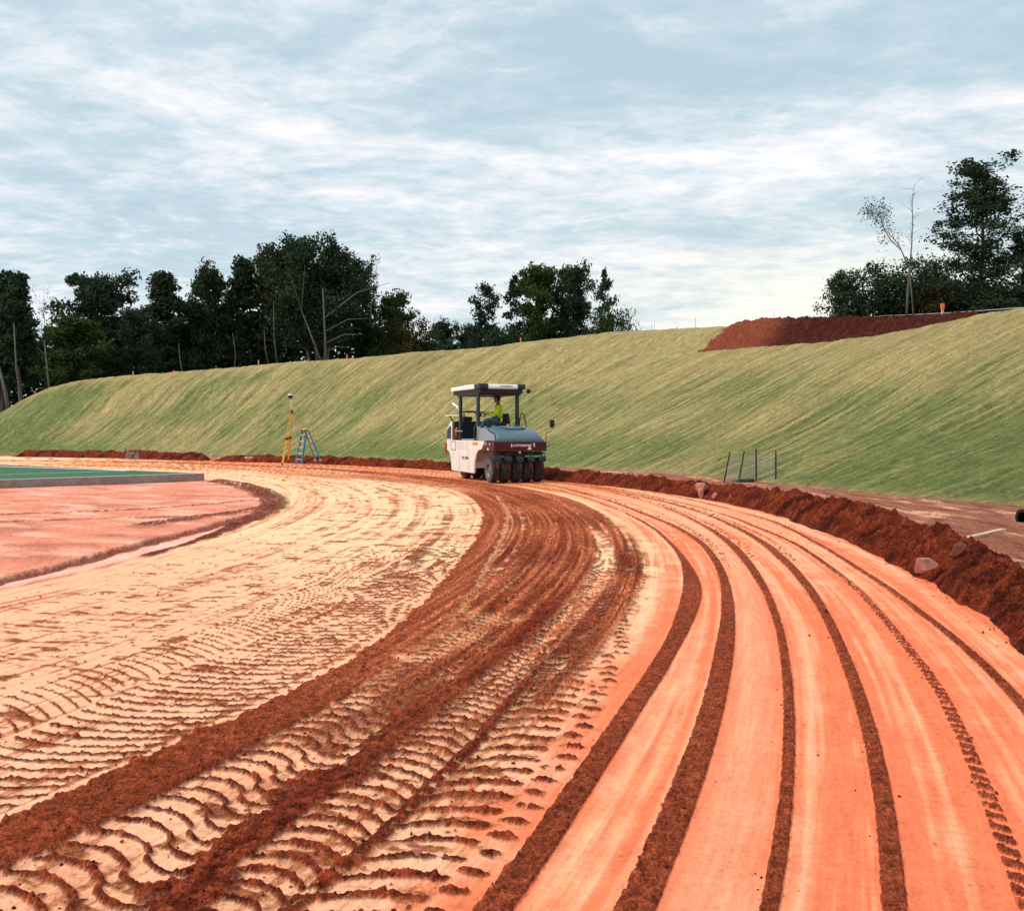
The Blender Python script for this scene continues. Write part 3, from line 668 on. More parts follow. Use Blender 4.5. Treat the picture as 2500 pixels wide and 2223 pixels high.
# ------------------------------------------------------------------ sports field corner: turf behind a concrete kerb
def field():
    root = empty('sports_field', (0, 0, 0)); setp(root, 'corner of green artificial turf with white lines behind a concrete kerb', 'sports field')
    z = .20
    c = G(499, 1155.3, z); a = G(0, 1171.5, z); b = G(0, 1133.5, z)
    d1 = (a - c).normalized(); d2 = (b - c).normalized()
    A = c + d1 * 60; B = c + d2 * 60
    n1 = Vector((-d1.y, d1.x, 0)); n1 = n1 if n1.dot(d2) > 0 else -n1
    n2 = Vector((-d2.y, d2.x, 0)); n2 = n2 if n2.dot(d1) > 0 else -n2
    MB().add([c - Vector((0, 0, .01)), A - Vector((0, 0, .01)), A + d2 * 60, B - Vector((0, 0, .01))], [(0, 1, 2, 3)]).build('turf', M['turf'], root)
    k = MB()
    def slab(p, q, n, t):
        i0 = p + n * t; i1 = q + n * t
        k.add([p - Vector((0, 0, .5)), q - Vector((0, 0, .5)), i1 - Vector((0, 0, .5)), i0 - Vector((0, 0, .5)), p, q, i1, i0], [(0, 1, 5, 4), (1, 2, 6, 5), (2, 3, 7, 6), (3, 0, 4, 7), (4, 5, 6, 7)])
    slab(c, A, n1, .13); k.build('kerb', M['curb'], root, bevel=.008)
    k = MB(); e = c + n1 * .134 * 1.0
    slab(c + d2 * .14, B, n2, .13); k.build('kerb', M['curb'], root, bevel=.008)
    def stripe(p, q, w, name='line'):
        d = (q - p).normalized(); n = Vector((-d.y, d.x, 0)) * w / 2; u = Vector((0, 0, .004))
        MB().add([p - n + u, q - n + u, q + n + u, p + n + u], [(0, 1, 2, 3)]).build(name, M['line'], root)
    stripe(c + n1 * .20 + d1 * .05, A + n1 * .20, .11)
    L0, L1, L2 = G(318, 1148.8, z), G(0, 1158.8, z), G(0, 1138.4, z)
    stripe(L0, L0 + (L1 - L0) * 3, .10); m = G(262, 1147.0, z)
    stripe(L0, m, .35); stripe(m, m + (L2 - m) * 3, .26)
field()

# ------------------------------------------------------------------ pneumatic tyred roller
RX = G(1192, 1179)
RA = math.radians(23)
def text_obj(name, txt, size, mat, parent, loc, rot, ext=.001, shear=0.0, off=0.0, sx=1.0):
    cu = bpy.data.curves.new('lettering', 'FONT'); cu.body = txt; cu.size = size; cu.extrude = ext; cu.shear = shear; cu.offset = off; cu.align_x = 'CENTER'; cu.align_y = 'CENTER'
    t = bpy.data.objects.new('lettering', cu); COL.objects.link(t)
    dg = bpy.context.evaluated_depsgraph_get(); me = bpy.data.meshes.new_from_object(t.evaluated_get(dg)); bpy.data.objects.remove(t)
    me.name = name; me.materials.clear(); o = link(name, me, mat, parent); o.location = loc; o.rotation_euler = rot; o.scale = (sx, 1, 1); return o
def roller():
    root = empty('road_roller', (RX.x, RX.y, 0), RA)
    setp(root, 'white, slate blue and maroon pneumatic tyred roller with a canopy', 'road roller')
    W = 1.8
    # white flanks: side plates and the body between them
    prof = [(3.95, 1.31), (3.95, .97), (3.70, .90), (3.56, .72), (3.45, .27), (1.28, .25), (1.20, .66), (1.06, .90), (.84, 1.025), (.62, 1.03), (.38, 1.24), (.34, 1.31)]
    body = MB(); body.prism(prof, 0.0, .07); body.prism(prof, W - .07, W)
    body.box(.07, W - .07, 1.30, 3.42, .42, 1.28)
    bo = body.build('body', M['white'], root, bevel=.012)
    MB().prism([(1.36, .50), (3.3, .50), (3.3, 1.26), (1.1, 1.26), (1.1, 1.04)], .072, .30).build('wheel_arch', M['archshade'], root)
    MB().box(.072, W - .072, -.2, 1.30, 1.04, 1.27).build('rear_frame', M['black'], root)
    # flank details
    door = MB()
    for (y0, y1, z0, z1) in ((3.02, 3.50, .98, 1.27),): 
        for a_, b_ in (((y0, z0), (y1, z0)), ((y1, z0), (y1, z1)), ((y1, z1), (y0, z1)), ((y0, z1), (y0, z0))):
            door.bar((-.003, a_[0], a_[1]), (-.003, b_[0], b_[1]), .016, .012)
    door.build('access_door', M['frame'], bo)
    MB().bar((-.002, 2.62, .30), (-.002, 2.62, .92), .012, .006).build('panel_seam', M['print_grey'], bo); MB().bar((-.002, 1.72, .30), (-.002, 1.72, 1.0), .01, .006).build('panel_seam', M['print_grey'], bo)
    lt = MB(); rr = random.Random(3)
    for r_ in range(5):
        y = 2.88
        while y > 2.2:
            l = rr.uniform(.03, .09); lt.box(-.003, 0, y - l, y, 1.225 - r_ * .052, 1.238 - r_ * .052); y -= l + rr.uniform(.02, .05)
    for r_ in range(4):
        y = 2.08
        while y > 1.75: l = rr.uniform(.04, .1); lt.box(-.003, 0, y - l, y, 1.215 - r_ * .07, 1.228 - r_ * .07); y -= l + .03
    setp(lt.build('instruction_print', M['print_grey'], bo), kind='stuff')
    bd = MB().box(-.012, 0, 1.80, 2.36, .70, .775).build('badge', M['badge'], bo)
    MB().box(-.015, -.012, 1.98, 2.22, .722, .752).build('print', M['print_white'], bd)
    MB().box(-.03, 0, .93, 1.34, 1.19, 1.27).build('marker_lamp', M['amber'], root, bevel=.01)
    MB().box(-.04, .02, 3.955, 4.06, .86, 1.2).build('front_lamp', M['red'], root, bevel=.01)
    # maroon band round the tail
    mb = MB(); mb.prism([(.62, 1.03), (.38, 1.24), (.30, 1.285), (-.40, 1.285), (-.40, 1.01), (.55, 1.01)], .012, .07); mb.prism([(.62, 1.03), (.38, 1.24), (.30, 1.285), (-.40, 1.285), (-.40, 1.01), (.55, 1.01)], W - .07, W - .012)
    mb.box(.012, W - .012, -.47, -.40, 1.0, 1.29); band = mb.build('tail_band', M['maroon'], root, bevel=.01)
    R90 = (math.radians(90), 0, 0)
    text_obj('lettering', 'DYNAPAC', .105, M['print_white'], band, (.99, -.473, 1.175), R90, shear=.25, off=.003, sx=1.16)
    dm = MB()
    for s_ in (-1, 1): pass
    q = [(0, .045), (.03, 0), (0, -.045), (-.03, 0)]; q2 = [(x * .5, y * .5) for x, y in q]
    vs = [(.665 + x, -.474, 1.175 + z) for x, z in q + q2]; dm.add(vs, [(i, (i + 1) % 4, (i + 1) % 4 + 4, i + 4) for i in range(4)]); dm.build('diamond_mark', M['print_white'], band)
    MB().box(.575, .61, -.476, -.47, 1.12, 1.235).build('reflector', M['print_white'], band)
    MB().box(1.345, 1.38, -.476, -.47, 1.13, 1.25).build('reflector', M['print_white'], band)
    for x, zz in ((1.20, 1.045),): MB().add([(x - .075, -.476, zz), (x + .075, -.476, zz), (x, -.476, zz + .13)], [(0, 1, 2)]).build('warning_triangle', M['print_white'], band)
    MB().add([(.008, .13, 1.03), (.008, -.02, 1.03), (.008, .055, 1.12)], [(0, 1, 2)]).build('warning_triangle', M['print_white'], band)
    text_obj('lettering', 'CP', .085, M['print_white'], band, (.008, .25, 1.215), (math.radians(90), 0, math.radians(-90)), off=.003)
    text_obj('lettering', '142', .07, M['print_white'], band, (.008, -.08, 1.215), (math.radians(90), 0, math.radians(-90)), off=.003)
    # engine hood with rounded shoulders
    secs = [(-.46, .06, 1.74, 1.29, 1.36), (-.40, .09, 1.71, 1.29, 1.46), (-.20, .11, 1.69, 1.29, 1.58), (.05, .13, 1.67, 1.29, 1.67), (.35, .15, 1.65, 1.29, 1.745), (.7, .16, 1.64, 1.29, 1.79), (1.02, .17, 1.63, 1.29, 1.80)]
    h = MB(); rings = []
    for (y, x0, x1, z0, z1) in secs:
        r = min(.13, (z1 - z0) * .8); ring = [(x0, y, z0)]
        for k in range(6): t = math.pi / 2 * k / 5; ring.append((x0 + .03 + r - r * math.cos(t), y, z1 - r + r * math.sin(t)))
        for k in range(6): t = math.pi / 2 * k / 5; ring.append((x1 - .03 - r + r * math.sin(t), y, z1 - r + r * math.cos(t)))
        ring.append((x1, y, z0)); rings.append(ring)
    n = len(rings[0]); vs = [p for g in rings for p in g]; fs = [(i * n + k, i * n + k + 1, (i + 1) * n + k + 1, (i + 1) * n + k) for i in range(len(rings) - 1) for k in range(n - 1)]
    fs += [tuple(range(n)), tuple((len(rings) - 1) * n + k for k in range(n))]
    h.add(vs, fs); hood = h.build('hood', M['hood'], root, smooth=True)
    e_ = hood.modifiers.new('split', 'EDGE_SPLIT'); e_.split_angle = math.radians(38)
    # raised moulding on the hood
    def hz(y): return np.interp(y, [s_[0] for s_ in secs], [s_[4] for s_ in secs])
    mp = MB()
    for (a_, b_) in (((.52, .78), (.66, .10)), ((1.22, .78), (1.30, .10)), ((.66, .08), (1.24, .08))):
        mp.bar((a_[0], a_[1], hz(a_[1]) + .012), (b_[0], b_[1], hz(b_[1]) + .012), .075, .035)
    mp.build('hood_moulding', M['frame'], hood, bevel=.012)
    MB().prism([(1.03, 1.32), (1.03, 1.72), (.6, 1.72), (-.25, 1.50), (-.36, 1.32)], .085, .115).build('hood_side', M['hoodside'], root, bevel=.01)
    MB().bar((.10, 1.1, 1.31), (.10, 1.1, 1.78), .05, .07, (0, 1, 0)).build('edge_strip', M['greymetal'], root)
    # front end
    MB().prism([(3.50, 1.31), (3.50, 1.95), (3.66, 1.95), (3.98, 1.72), (4.02, 1.31)], .02, W - .02).build('front_cowl', M['white'], root, bevel=.03)
    MB().prism([(3.56, 1.36), (3.56, 1.78), (3.68, 1.80), (3.92, 1.66), (3.95, 1.36)], .0, .03).build('cowl_grille', M['frame'], root, bevel=.01)
    MB().box(.04, W - .04, 3.28, 3.49, 1.31, 1.96).build('dash_wall', M['interior'], root, bevel=.02)
    MB().box(.05, W - .05, 1.06, 3.28, 1.285, 1.325).build('platform', M['black'], root)
    MB().box(.02, .42, 1.35, 2.5, 1.327, 1.36).build('step_plate', M['greymetal'], root)
    MB().box(.9, 1.7, 1.15, 1.6, 1.33, 1.78).build('side_console', M['interior'], root, bevel=.02)
    MB().tube([(.05, 3.25, 1.62), (.05, 2.5, 1.62)], .018).build('grab_rail', M['steel'], root)
    MB().lathe((.10, 3.18, 1.36), (0, 0, 1), [(0, 0), (0, .075), (.32, .075), (.37, .03), (.40, .03), (.40, 0)], 12).build('fire_extinguisher', M['red'], root, smooth=True)
    # exhaust
    ex = [(.42, 3.66, 1.9), (.42, 3.66, 2.18), (.41, 3.70, 2.32), (.36, 3.85, 2.46), (.27, 4.05, 2.58)]
    MB().tube(ex, .058, 10, cap=False).build('exhaust_pipe', M['steel'], root, smooth=True)
    # posts and canopy
    for (x, y, z0) in ((.16, 1.3, 1.33), (1.54, 1.3, 1.33), (.16, 2.98, 1.33), (1.54, 2.98, 1.33)):
        f = MB(); f.box(x - .045, x + .045, y - .07, y + .07, z0, 2.84)
        f.box(x - .06, x + .06, y - .10, y + .10, z0, z0 + .09); f.build('canopy_post', M['frame'], root, bevel=.012)
    un = MB(); un.box(.10, 1.60, 1.12, 3.2, 2.80, 2.86); un.box(.14, 1.64, 1.08, 3.66, 2.86, 3.0); un.build('canopy_frame', M['black'], root, bevel=.01)
    cp = MB(); cp.prism([(1.02, 2.995), (3.72, 2.995), (3.74, 3.05), (3.66, 3.12), (2.4, 3.16), (1.06, 3.15), (1.0, 3.06)], .08, 1.70); can = cp.build('canopy', M['roofwhite'], root, bevel=.03)
    for x0, x1 in ((.065, .40), (1.44, 1.715)):
        c_ = MB(); c_.box(x0, x1, .975, 1.45, 2.985, 3.165); co_ = c_.build('canopy_corner', M['frame'], can, bevel=.035)
        MB().box(x0 + .09, x1 - .1, .955, .98, 3.0, 3.07).build('work_lamp', M['black'], co_, bevel=.01)
    for x0, x1 in ((.072, .17), (1.61, 1.71)): MB().box(x0, x1, 3.5, 3.76, 2.985, 3.13).build('canopy_corner', M['roofwhite'], can, bevel=.02)
    text_obj('lettering', '\u2022 DYNAPAC', .072, M['print_dark'], can, (1.02, .992, 3.085), R90, shear=.25, off=.002, sx=1.25)
    bk = MB().tube([(1.60, 1.2, 2.94), (1.86, 1.2, 2.96)], .022).build('beacon_arm', M['steel'], root)
    bc = MB().lathe((1.86, 1.2, 2.95), (1, 0, 0), [(0, 0), (0, .075), (.09, .075), (.09, .05), (.10, 0)], 12).build('beacon_base', M['black'], root, smooth=True)
    MB().lathe((1.955, 1.2, 2.95), (1, 0, 0), [(0, .0), (0, .06), (.05, .055), (.08, .03), (.085, 0)], 12).build('beacon_lens', M['amber'], root, smooth=True)
    # rails, wheel, levers, seat
    def loop(x, y0, y1, z0, z1, dx=0): return [(x, y0, z0), (x + dx * .3, y0 + (y1 - y0) * .08, z1 - .08), (x + dx * .4, y0 + (y1 - y0) * .2, z1), (x + dx * .6, y0 + (y1 - y0) * .75, z1), (x + dx * .8, y0 + (y1 - y0) * .92, z1 - .08), (x + dx, y1, z0)]
    MB().tube([(.10, 2.55, 1.9), (.14, 2.58, 2.20), (.2, 2.6, 2.28), (.48, 2.6, 2.30), (.56, 2.6, 2.24), (.66, 2.6, 1.96)], .02).build('hand_rail', M['black'], root)
    MB().tube([(1.62, .7, 1.76), (1.66, 1.0, 2.14), (1.68, 1.1, 2.2), (1.69, 1.3, 2.2), (1.69, 1.4, 2.1), (1.68, 1.45, 1.8)], .02).build('hand_rail', M['black'], root)
    MB().tube([(1.30, 1.9, 1.8), (1.24, 2.2, 2.1), (1.2, 2.3, 2.18), (1.45, 2.0, 2.2), (1.5, 1.9, 2.1), (1.42, 1.6, 1.8)], .02).build('hand_rail', M['black'], root)
    MB().tube([(.14, 3.1, 2.27), (1.6, 3.1, 2.27)], .018).build('cross_rail', M['black'], root)
    MB().box(.26, .62, 3.0, 3.28, 1.96, 2.12).build('instrument_box', M['black'], root, bevel=.05)
    MB().bar((.12, 4.2, 2.17), (.44, 3.5, 2.17), .30, .03).build('sun_shade', M['roofwhite'], root)
    MB().bar((.12, 4.0, 2.15), (.26, 3.45, 1.6), .03, .03).bar((.5, 3.9, 2.15), (.6, 3.5, 1.8), .03, .03).build('shade_bracket', M['black'], root)
    st = MB(); cw = Vector((.55, 2.1, 2.20)); nrm = Vector((.55, .15, 1)).normalized(); u_ = nrm.cross(Vector((0, 1, 0))).normalized(); w_ = nrm.cross(u_)
    ring = [cw + (u_ * math.cos(2 * math.pi * k / 20) + w_ * math.sin(2 * math.pi * k / 20)) * .20 for k in range(21)]
    st.tube(ring, .016, 6, cap=False)
    for k in (0, 7, 13): st.bar(cw, ring[k], .03, .012)
    st.lathe(cw, nrm, [(-.05, .0), (-.05, .04), (.02, .04), (.02, 0)], 10)
    st.build('steering_wheel', M['black'], root, smooth=True)
    MB().tube([tuple(cw), (.45, 2.1, 1.95), (.34, 2.1, 1.7), (.34, 2.1, 1.33)], [.03, .035, .045, .05], 8).build('steering_column', M['black'], root, smooth=True)
    seat = MB(); seat.box(.86, 1.34, 1.70, 2.18, 1.80, 1.90); seat.box(.98, 1.22, 1.82, 2.06, 1.33, 1.80); seat.build('seat', M['black'], root, bevel=.03)
    MB().prism([(1.72, 1.86), (2.16, 1.86), (2.13, 2.22), (1.75, 2.22)], 1.34, 1.46).build('seat_back', M['black'], root, bevel=.04)
    # mirrors
    def mirror(x, s_):
        m_ = MB().tube([(x, -.44, 1.25), (x, -.45, 1.50), (x + s_ * .03, -.45, 1.57), (x + s_ * .18, -.45, 1.60), (x + s_ * .21, -.45, 1.66), (x + s_ * .21, -.45, 1.78)], .013).build('mirror_arm', M['black'], root)
        MB().box(x + s_ * .21 - .085, x + s_ * .21 + .085, -.48, -.42, 1.74, 1.98).build('mirror', M['black'], m_, bevel=.03)
    mirror(.05, -1); mirror(1.78, 1)
    # wheels, hung on swing axles with scrapers above
    def wheel(x, y, w=.235, r=.40):
        wr = bpy.data.objects.new('wheel', None); COL.objects.link(wr); wr.parent = root; wr.location = (x, y, r); wr.empty_display_size = .1
        h_ = w / 2
        prof_ = [(-h_, r * .55), (-h_ - .005, r * .72), (-h_ + .004, r * .86), (-h_ + .03, r * .955), (-h_ + .06, r * .985), (-.022, r), (-.018, r * .965), (.018, r * .965), (.022, r), (h_ - .06, r * .985), (h_ - .03, r * .955), (h_ - .004, r * .86), (h_ + .005, r * .72), (h_, r * .55)]
        t_ = MB().lathe((0, 0, 0), (1, 0, 0), prof_, 36).build('tyre', M['tyre'], wr, smooth=True)
        t_.data.materials.append(M['sidewall'])
        for p_ in t_.data.polygons:
            if abs(p_.center.x) > h_ - .012: p_.material_index = 1
        MB().lathe((0, 0, 0), (1, 0, 0), [(-h_ + .005, r * .56), (-h_ - .012, r * .53), (-h_ + .005, r * .50), (-h_ + .07, r * .46), (-h_ + .075, r * .26), (-h_ + .03, r * .22), (-h_ + .02, 0)], 28).build('rim', M['rim'], wr, smooth=True)
        MB().lathe((0, 0, 0), (-1, 0, 0), [(-h_ + .005, r * .56), (-h_ + .07, r * .46), (-h_ + .075, 0)], 20).build('rim', M['rim'], wr, smooth=True)
        return wr
    xs5 = [.125, .5125, .90, 1.2875, 1.675]; xs4 = [.32, .705, 1.09, 1.475]
    for x in xs5: wheel(x, 0)
    for x in xs4: wheel(x, 2.85)
    for x in xs5:
        s_ = MB(); s_.bar((x, -.30, 1.02), (x, -.38, .80), .05, .03); s_.bar((x - .13, -.40, .80), (x + .13, -.40, .80), .03, .03); s_.bar((x - .12, -.42, .74), (x + .12, -.42, .74), .05, .02)
        s_.prism([(-.44, .70), (-.36, .70), (-.37, .83), (-.41, .84)], x - .12, x + .12); s_.bar((x - .10, -.36, .92), (x + .10, -.36, .92), .04, .04)
        s_.bar((x - .09, -.3, .98), (x - .12, -.40, .72), .02, .02); s_.bar((x + .09, -.3, .98), (x + .12, -.40, .72), .02, .02)
        so = s_.build('tyre_scraper', M['frame'], root, bevel=.006)
        MB().add([(x - .115, -.445, .73), (x + .115, -.445, .73), (x + .10, -.465, .675), (x + .03, -.455, .655), (x - .04, -.46, .67), (x - .10, -.455, .66)], [(0, 1, 2, 3, 4, 5)]).build('scraper_flap', M['black'], so)
    MB().box(.1, 1.7, -.30, -.10, .86, .98).bar((.1, -.33, .93), (1.7, -.33, .93), .03, .03).build('axle_beam', M['black'], root, bevel=.01)
    MB().tube([(.12, 0, .40), (1.68, 0, .40)], .05).box(.6, 1.2, -.12, .12, .45, .95).build('rear_axle', M['black'], root)
    MB().tube([(.3, 2.85, .40), (1.5, 2.85, .40)], .05).box(.6, 1.2, 2.7, 3.0, .45, .6).build('front_axle', M['black'], root)
    MB().lathe((.86, -.475, .96), (0, -1, 0), [(0, .045), (.03, .04), (.035, 0)], 12).build('tail_lamp', M['steel'], root)
    for y in (.62, 1.1): MB().add([(.30, y, .42), (.52, y, .42), (.58, y + .05, .06), (.20, y + .05, .05)], [(0, 1, 2, 3)]).add([(.30, y + .02, .42), (.52, y + .02, .42), (.58, y + .07, .06), (.20, y + .07, .05)], [(3, 2, 1, 0)]).build('mud_flap', M['black'], root)
    return root
ROL = roller()

# ------------------------------------------------------------------ the driver
def skin_mesh(name, verts, edges, mat, parent, sub=2, root_i=0):
    me = bpy.data.meshes.new(name); me.from_pydata([v[:3] for v in verts], edges, []); o = bpy.data.objects.new(name, me); COL.objects.link(o)
    sk = o.modifiers.new('skin', 'SKIN'); sk.use_smooth_shade = True; sk.use_x_symmetry = False
    for i, v in enumerate(verts):
        d = me.skin_vertices[0].data[i]; d.radius = (v[3], v[4] if len(v) > 4 else v[3]); d.use_root = (i == root_i)
    ss_ = o.modifiers.new('sub', 'SUBSURF'); ss_.levels = sub; ss_.render_levels = sub
    dg = bpy.context.evaluated_depsgraph_get(); m2 = bpy.data.meshes.new_from_object(o.evaluated_get(dg)); bpy.data.objects.remove(o)
    m2.name = name; m2.materials.clear(); return link(name, m2, mat, parent, smooth=True)
def driver():
    # local frame of the driver: x forward, y left, z up, hips at the origin
    c, s_ = math.cos(RA), math.sin(RA); lx, ly = 1.14, 1.96
    hip = Vector((RX.x + lx * c - ly * s_, RX.y + lx * s_ + ly * c, 1.99))
    root = empty('person', tuple(hip), math.pi + math.radians(0))
    setp(root, 'driver in a lime yellow hi-vis shirt, blue jeans and dark cap on the roller', 'person')
    # one continuous body: 0 pelvis 1 belly 2 chest 3 neck base 4 neck 5 head..
    V = [(0, 0, 0, .12, .14), (.01, 0, .20, .11, .14), (-.01, 0, .42, .12, .16), (0, 0, .52, .07), (.02, 0, .58, .055), (.035, 0, .66, .075), (.035, 0, .75, .085), (.03, 0, .80, .06)]
    Ed = [(0, 1), (1, 2), (2, 3), (3, 4), (4, 5), (5, 6), (6, 7)]
    def chain(start, pts):
        p = start
        for q in pts: V.append(q); Ed.append((p, len(V) - 1)); p = len(V) - 1
        return p
    for sy in (1, -1):
        e = chain(2, [(0, sy * .17, .44, .055), (.05, sy * .21, .20, .043), (.26, sy * .18, .16, .036), (.36, sy * .13, .19, .026), (.41, sy * .12, .20, .03)])
        for k, l in enumerate((.060, .070, .066, .052)):
            fy = sy * .12 + (k - 1.5) * .018
            chain(e, [(.445, fy, .205, .0095), (.445 + l * .55, fy, .185, .009), (.445 + l * .45, fy, .15, .008)])
        chain(e, [(.42, sy * .12 - sy * .035, .215, .010), (.45, sy * .12 - sy * .05, .225, .009)])
        chain(0, [(.10, sy * .10, -.02, .09), (.46, sy * .13, -.03 + .02 * sy, .06), (.58 + .05 * sy, sy * .13, -.40, .045), (.60 + .06 * sy, sy * .13, -.52, .038), (.72 + .06 * sy, sy * .13, -.57, .035)])
    skin_mesh('body', V, Ed, M['skin'], root)
    # shirt with long sleeves
    V = [(0, 0, .03, .175, .19), (0, 0, .2, .165, .18), (-.01, 0, .38, .17, .20), (0, 0, .50, .10, .12), (.005, 0, .545, .075)]
    Ed = [(0, 1), (1, 2), (2, 3), (3, 4)]
    for sy in (1, -1): chain(2, [(0, sy * .19, .43, .10), (.05, sy * .24, .20, .085), (.15, sy * .215, .17, .075), (.30, sy * .165, .17, .06)])
    skin_mesh('shirt', V, Ed, M['hivis'], root)
    V = [(-.02, 0, -.01, .15, .17)]; Ed = []
    for sy in (1, -1): chain(0, [(.12, sy * .10, -.02, .115), (.30, sy * .12, -.015, .098), (.46, sy * .13, -.03 + .02 * sy, .083), (.53, sy * .13, -.18, .066), (.58 + .05 * sy, sy * .13, -.40, .06), (.60 + .06 * sy, sy * .13, -.50, .062)])
    skin_mesh('jeans', V, Ed, M['jeans'], root)
    for sy in (1, -1):
        V = [(.58 + .06 * sy, sy * .13, -.52, .052), (.62 + .06 * sy, sy * .13, -.60, .05), (.74 + .06 * sy, sy * .13, -.615, .042), (.80 + .06 * sy, sy * .13, -.62, .03)]
        skin_mesh('boot', V, [(0, 1), (1, 2), (2, 3)], M['boot'], root)
    # head details
    hd = Vector((.045, 0, .715)); v, f = ICO3
    def blob(name, c_, r_, mat, cut=None):
        vs = [(c_[0] + a[0] * r_[0], c_[1] + a[1] * r_[1], c_[2] + a[2] * r_[2]) for a in v]
        fs = [tuple(t) for t in f if cut is None or min(v[i][2] for i in t) > cut]
        return MB().add(vs, fs).build(name, mat, root, smooth=True)
    blob('head', hd, (.10, .078, .125), M['skin'])
    blob('nose', hd + Vector((.10, 0, -.01)), (.022, .014, .022), M['skin'])
    blob('chin', hd + Vector((.06, 0, -.095)), (.04, .04, .03), M['skin'])
    blob('hair', hd + Vector((-.025, 0, .0)), (.09, .084, .10), M['cap'])
    for sy in (1, -1):
        blob('ear', hd + Vector((0, sy * .08, -.005)), (.02, .012, .032), M['skin'])
        blob('eye', hd + Vector((.088, sy * .032, .02)), (.012, .012, .010), M['print_dark'])
    blob('cap', hd + Vector((-.012, 0, .045)), (.115, .092, .10), M['cap'], -.25)
    MB().add([(.14, -.06, .77), (.14, .06, .77), (.215, .045, .752), (.235, 0, .748), (.215, -.045, .752)], [(0, 1, 2, 3, 4)]).add([(.13, -.06, .762), (.13, .06, .762), (.215, .045, .744), (.235, 0, .740), (.215, -.045, .744)], [(4, 3, 2, 1, 0)]).build('cap_brim', M['cap'], root)
    MB().box(-.075, -.055, -.015, .015, .60, .80).build('reflective_strip', M['print_white'], root)
driver()

# ------------------------------------------------------------------ step ladder and survey tripod
def ladder():
    b = G(729, 1135.6); root = empty('stepladder', (b.x, b.y, 0)); setp(root, 'blue fibreglass stepladder with a yellow top cap standing beside the survey tripod', 'ladder')
    ax = Vector((.66, .75, 0)); sd = Vector((.75, -.66, 0)); H = 1.76
    fL, fR = -sd * .25 , sd * .25
    tL, tR = -sd * .15 + ax * .34 + Vector((0, 0, H - .05)), sd * .15 + ax * .34 + Vector((0, 0, H - .05))
    for a, t in ((fL, tL), (fR, tR)):
        r = MB().bar(a + Vector((0, 0, .05)), t, .034, .085, tuple(ax)).build('front_rail', M['blue'], root)
        MB().bar(a + Vector((0, 0, -.01)), a + (t - a) * .035, .05, .10, tuple(ax)).build('foot', M['alu'], r)
    bo = ax * 1.0 + sd * .16
    for q in (-1, 1):
        a = bo + sd * q * .20 + Vector((0, 0, .22)); t = sd * q * .14 + ax * .42 + Vector((0, 0, H - .05))
        r = MB().bar(a, t, .03, .06, tuple(ax)).build('rear_rail', M['blue'], root); MB().bar(a - Vector((0, 0, .03)), a + (t - a) * .03, .05, .08, tuple(ax)).build('foot', M['alu'], r)
    for k in range(5):
        f = (k + 1) / 6.05; p, q = fL.lerp(tL, f), fR.lerp(tR, f); MB().bar(p, q, .09, .032).build('step', M['alu'], root)
    MB().bar(fL.lerp(tL, .165) + sd * .12, fL.lerp(tL, .03), .02, .012).build('knee_brace', M['alu'], root); MB().bar(fR.lerp(tR, .165) - sd * .12, fR.lerp(tR, .03), .02, .012).build('knee_brace', M['alu'], root)
    for f, in ((.22,), (.42,), (.62,)):
        p = (bo - sd * .20 + Vector((0, 0, .22))).lerp(-sd * .14 + ax * .42 + Vector((0, 0, H - .05)), f); q = (bo + sd * .20 + Vector((0, 0, .22))).lerp(sd * .14 + ax * .42 + Vector((0, 0, H - .05)), f)
        MB().bar(p, q, .03, .02).build('rear_brace', M['alu'], root)
    MB().bar(fR.lerp(tR, .55), (bo + sd * .2 + Vector((0, 0, .22))).lerp(sd * .14 + ax * .42 + Vector((0, 0, H - .05)), .5), .012, .02).build('spreader', M['alu'], root)
    c = (tL + tR) / 2 + ax * .05; cp = MB(); cp.bar(c - sd * .2, c + sd * .2, .22, .07); cp.build('top_cap', M['lemon'], root, bevel=.01)
ladder()
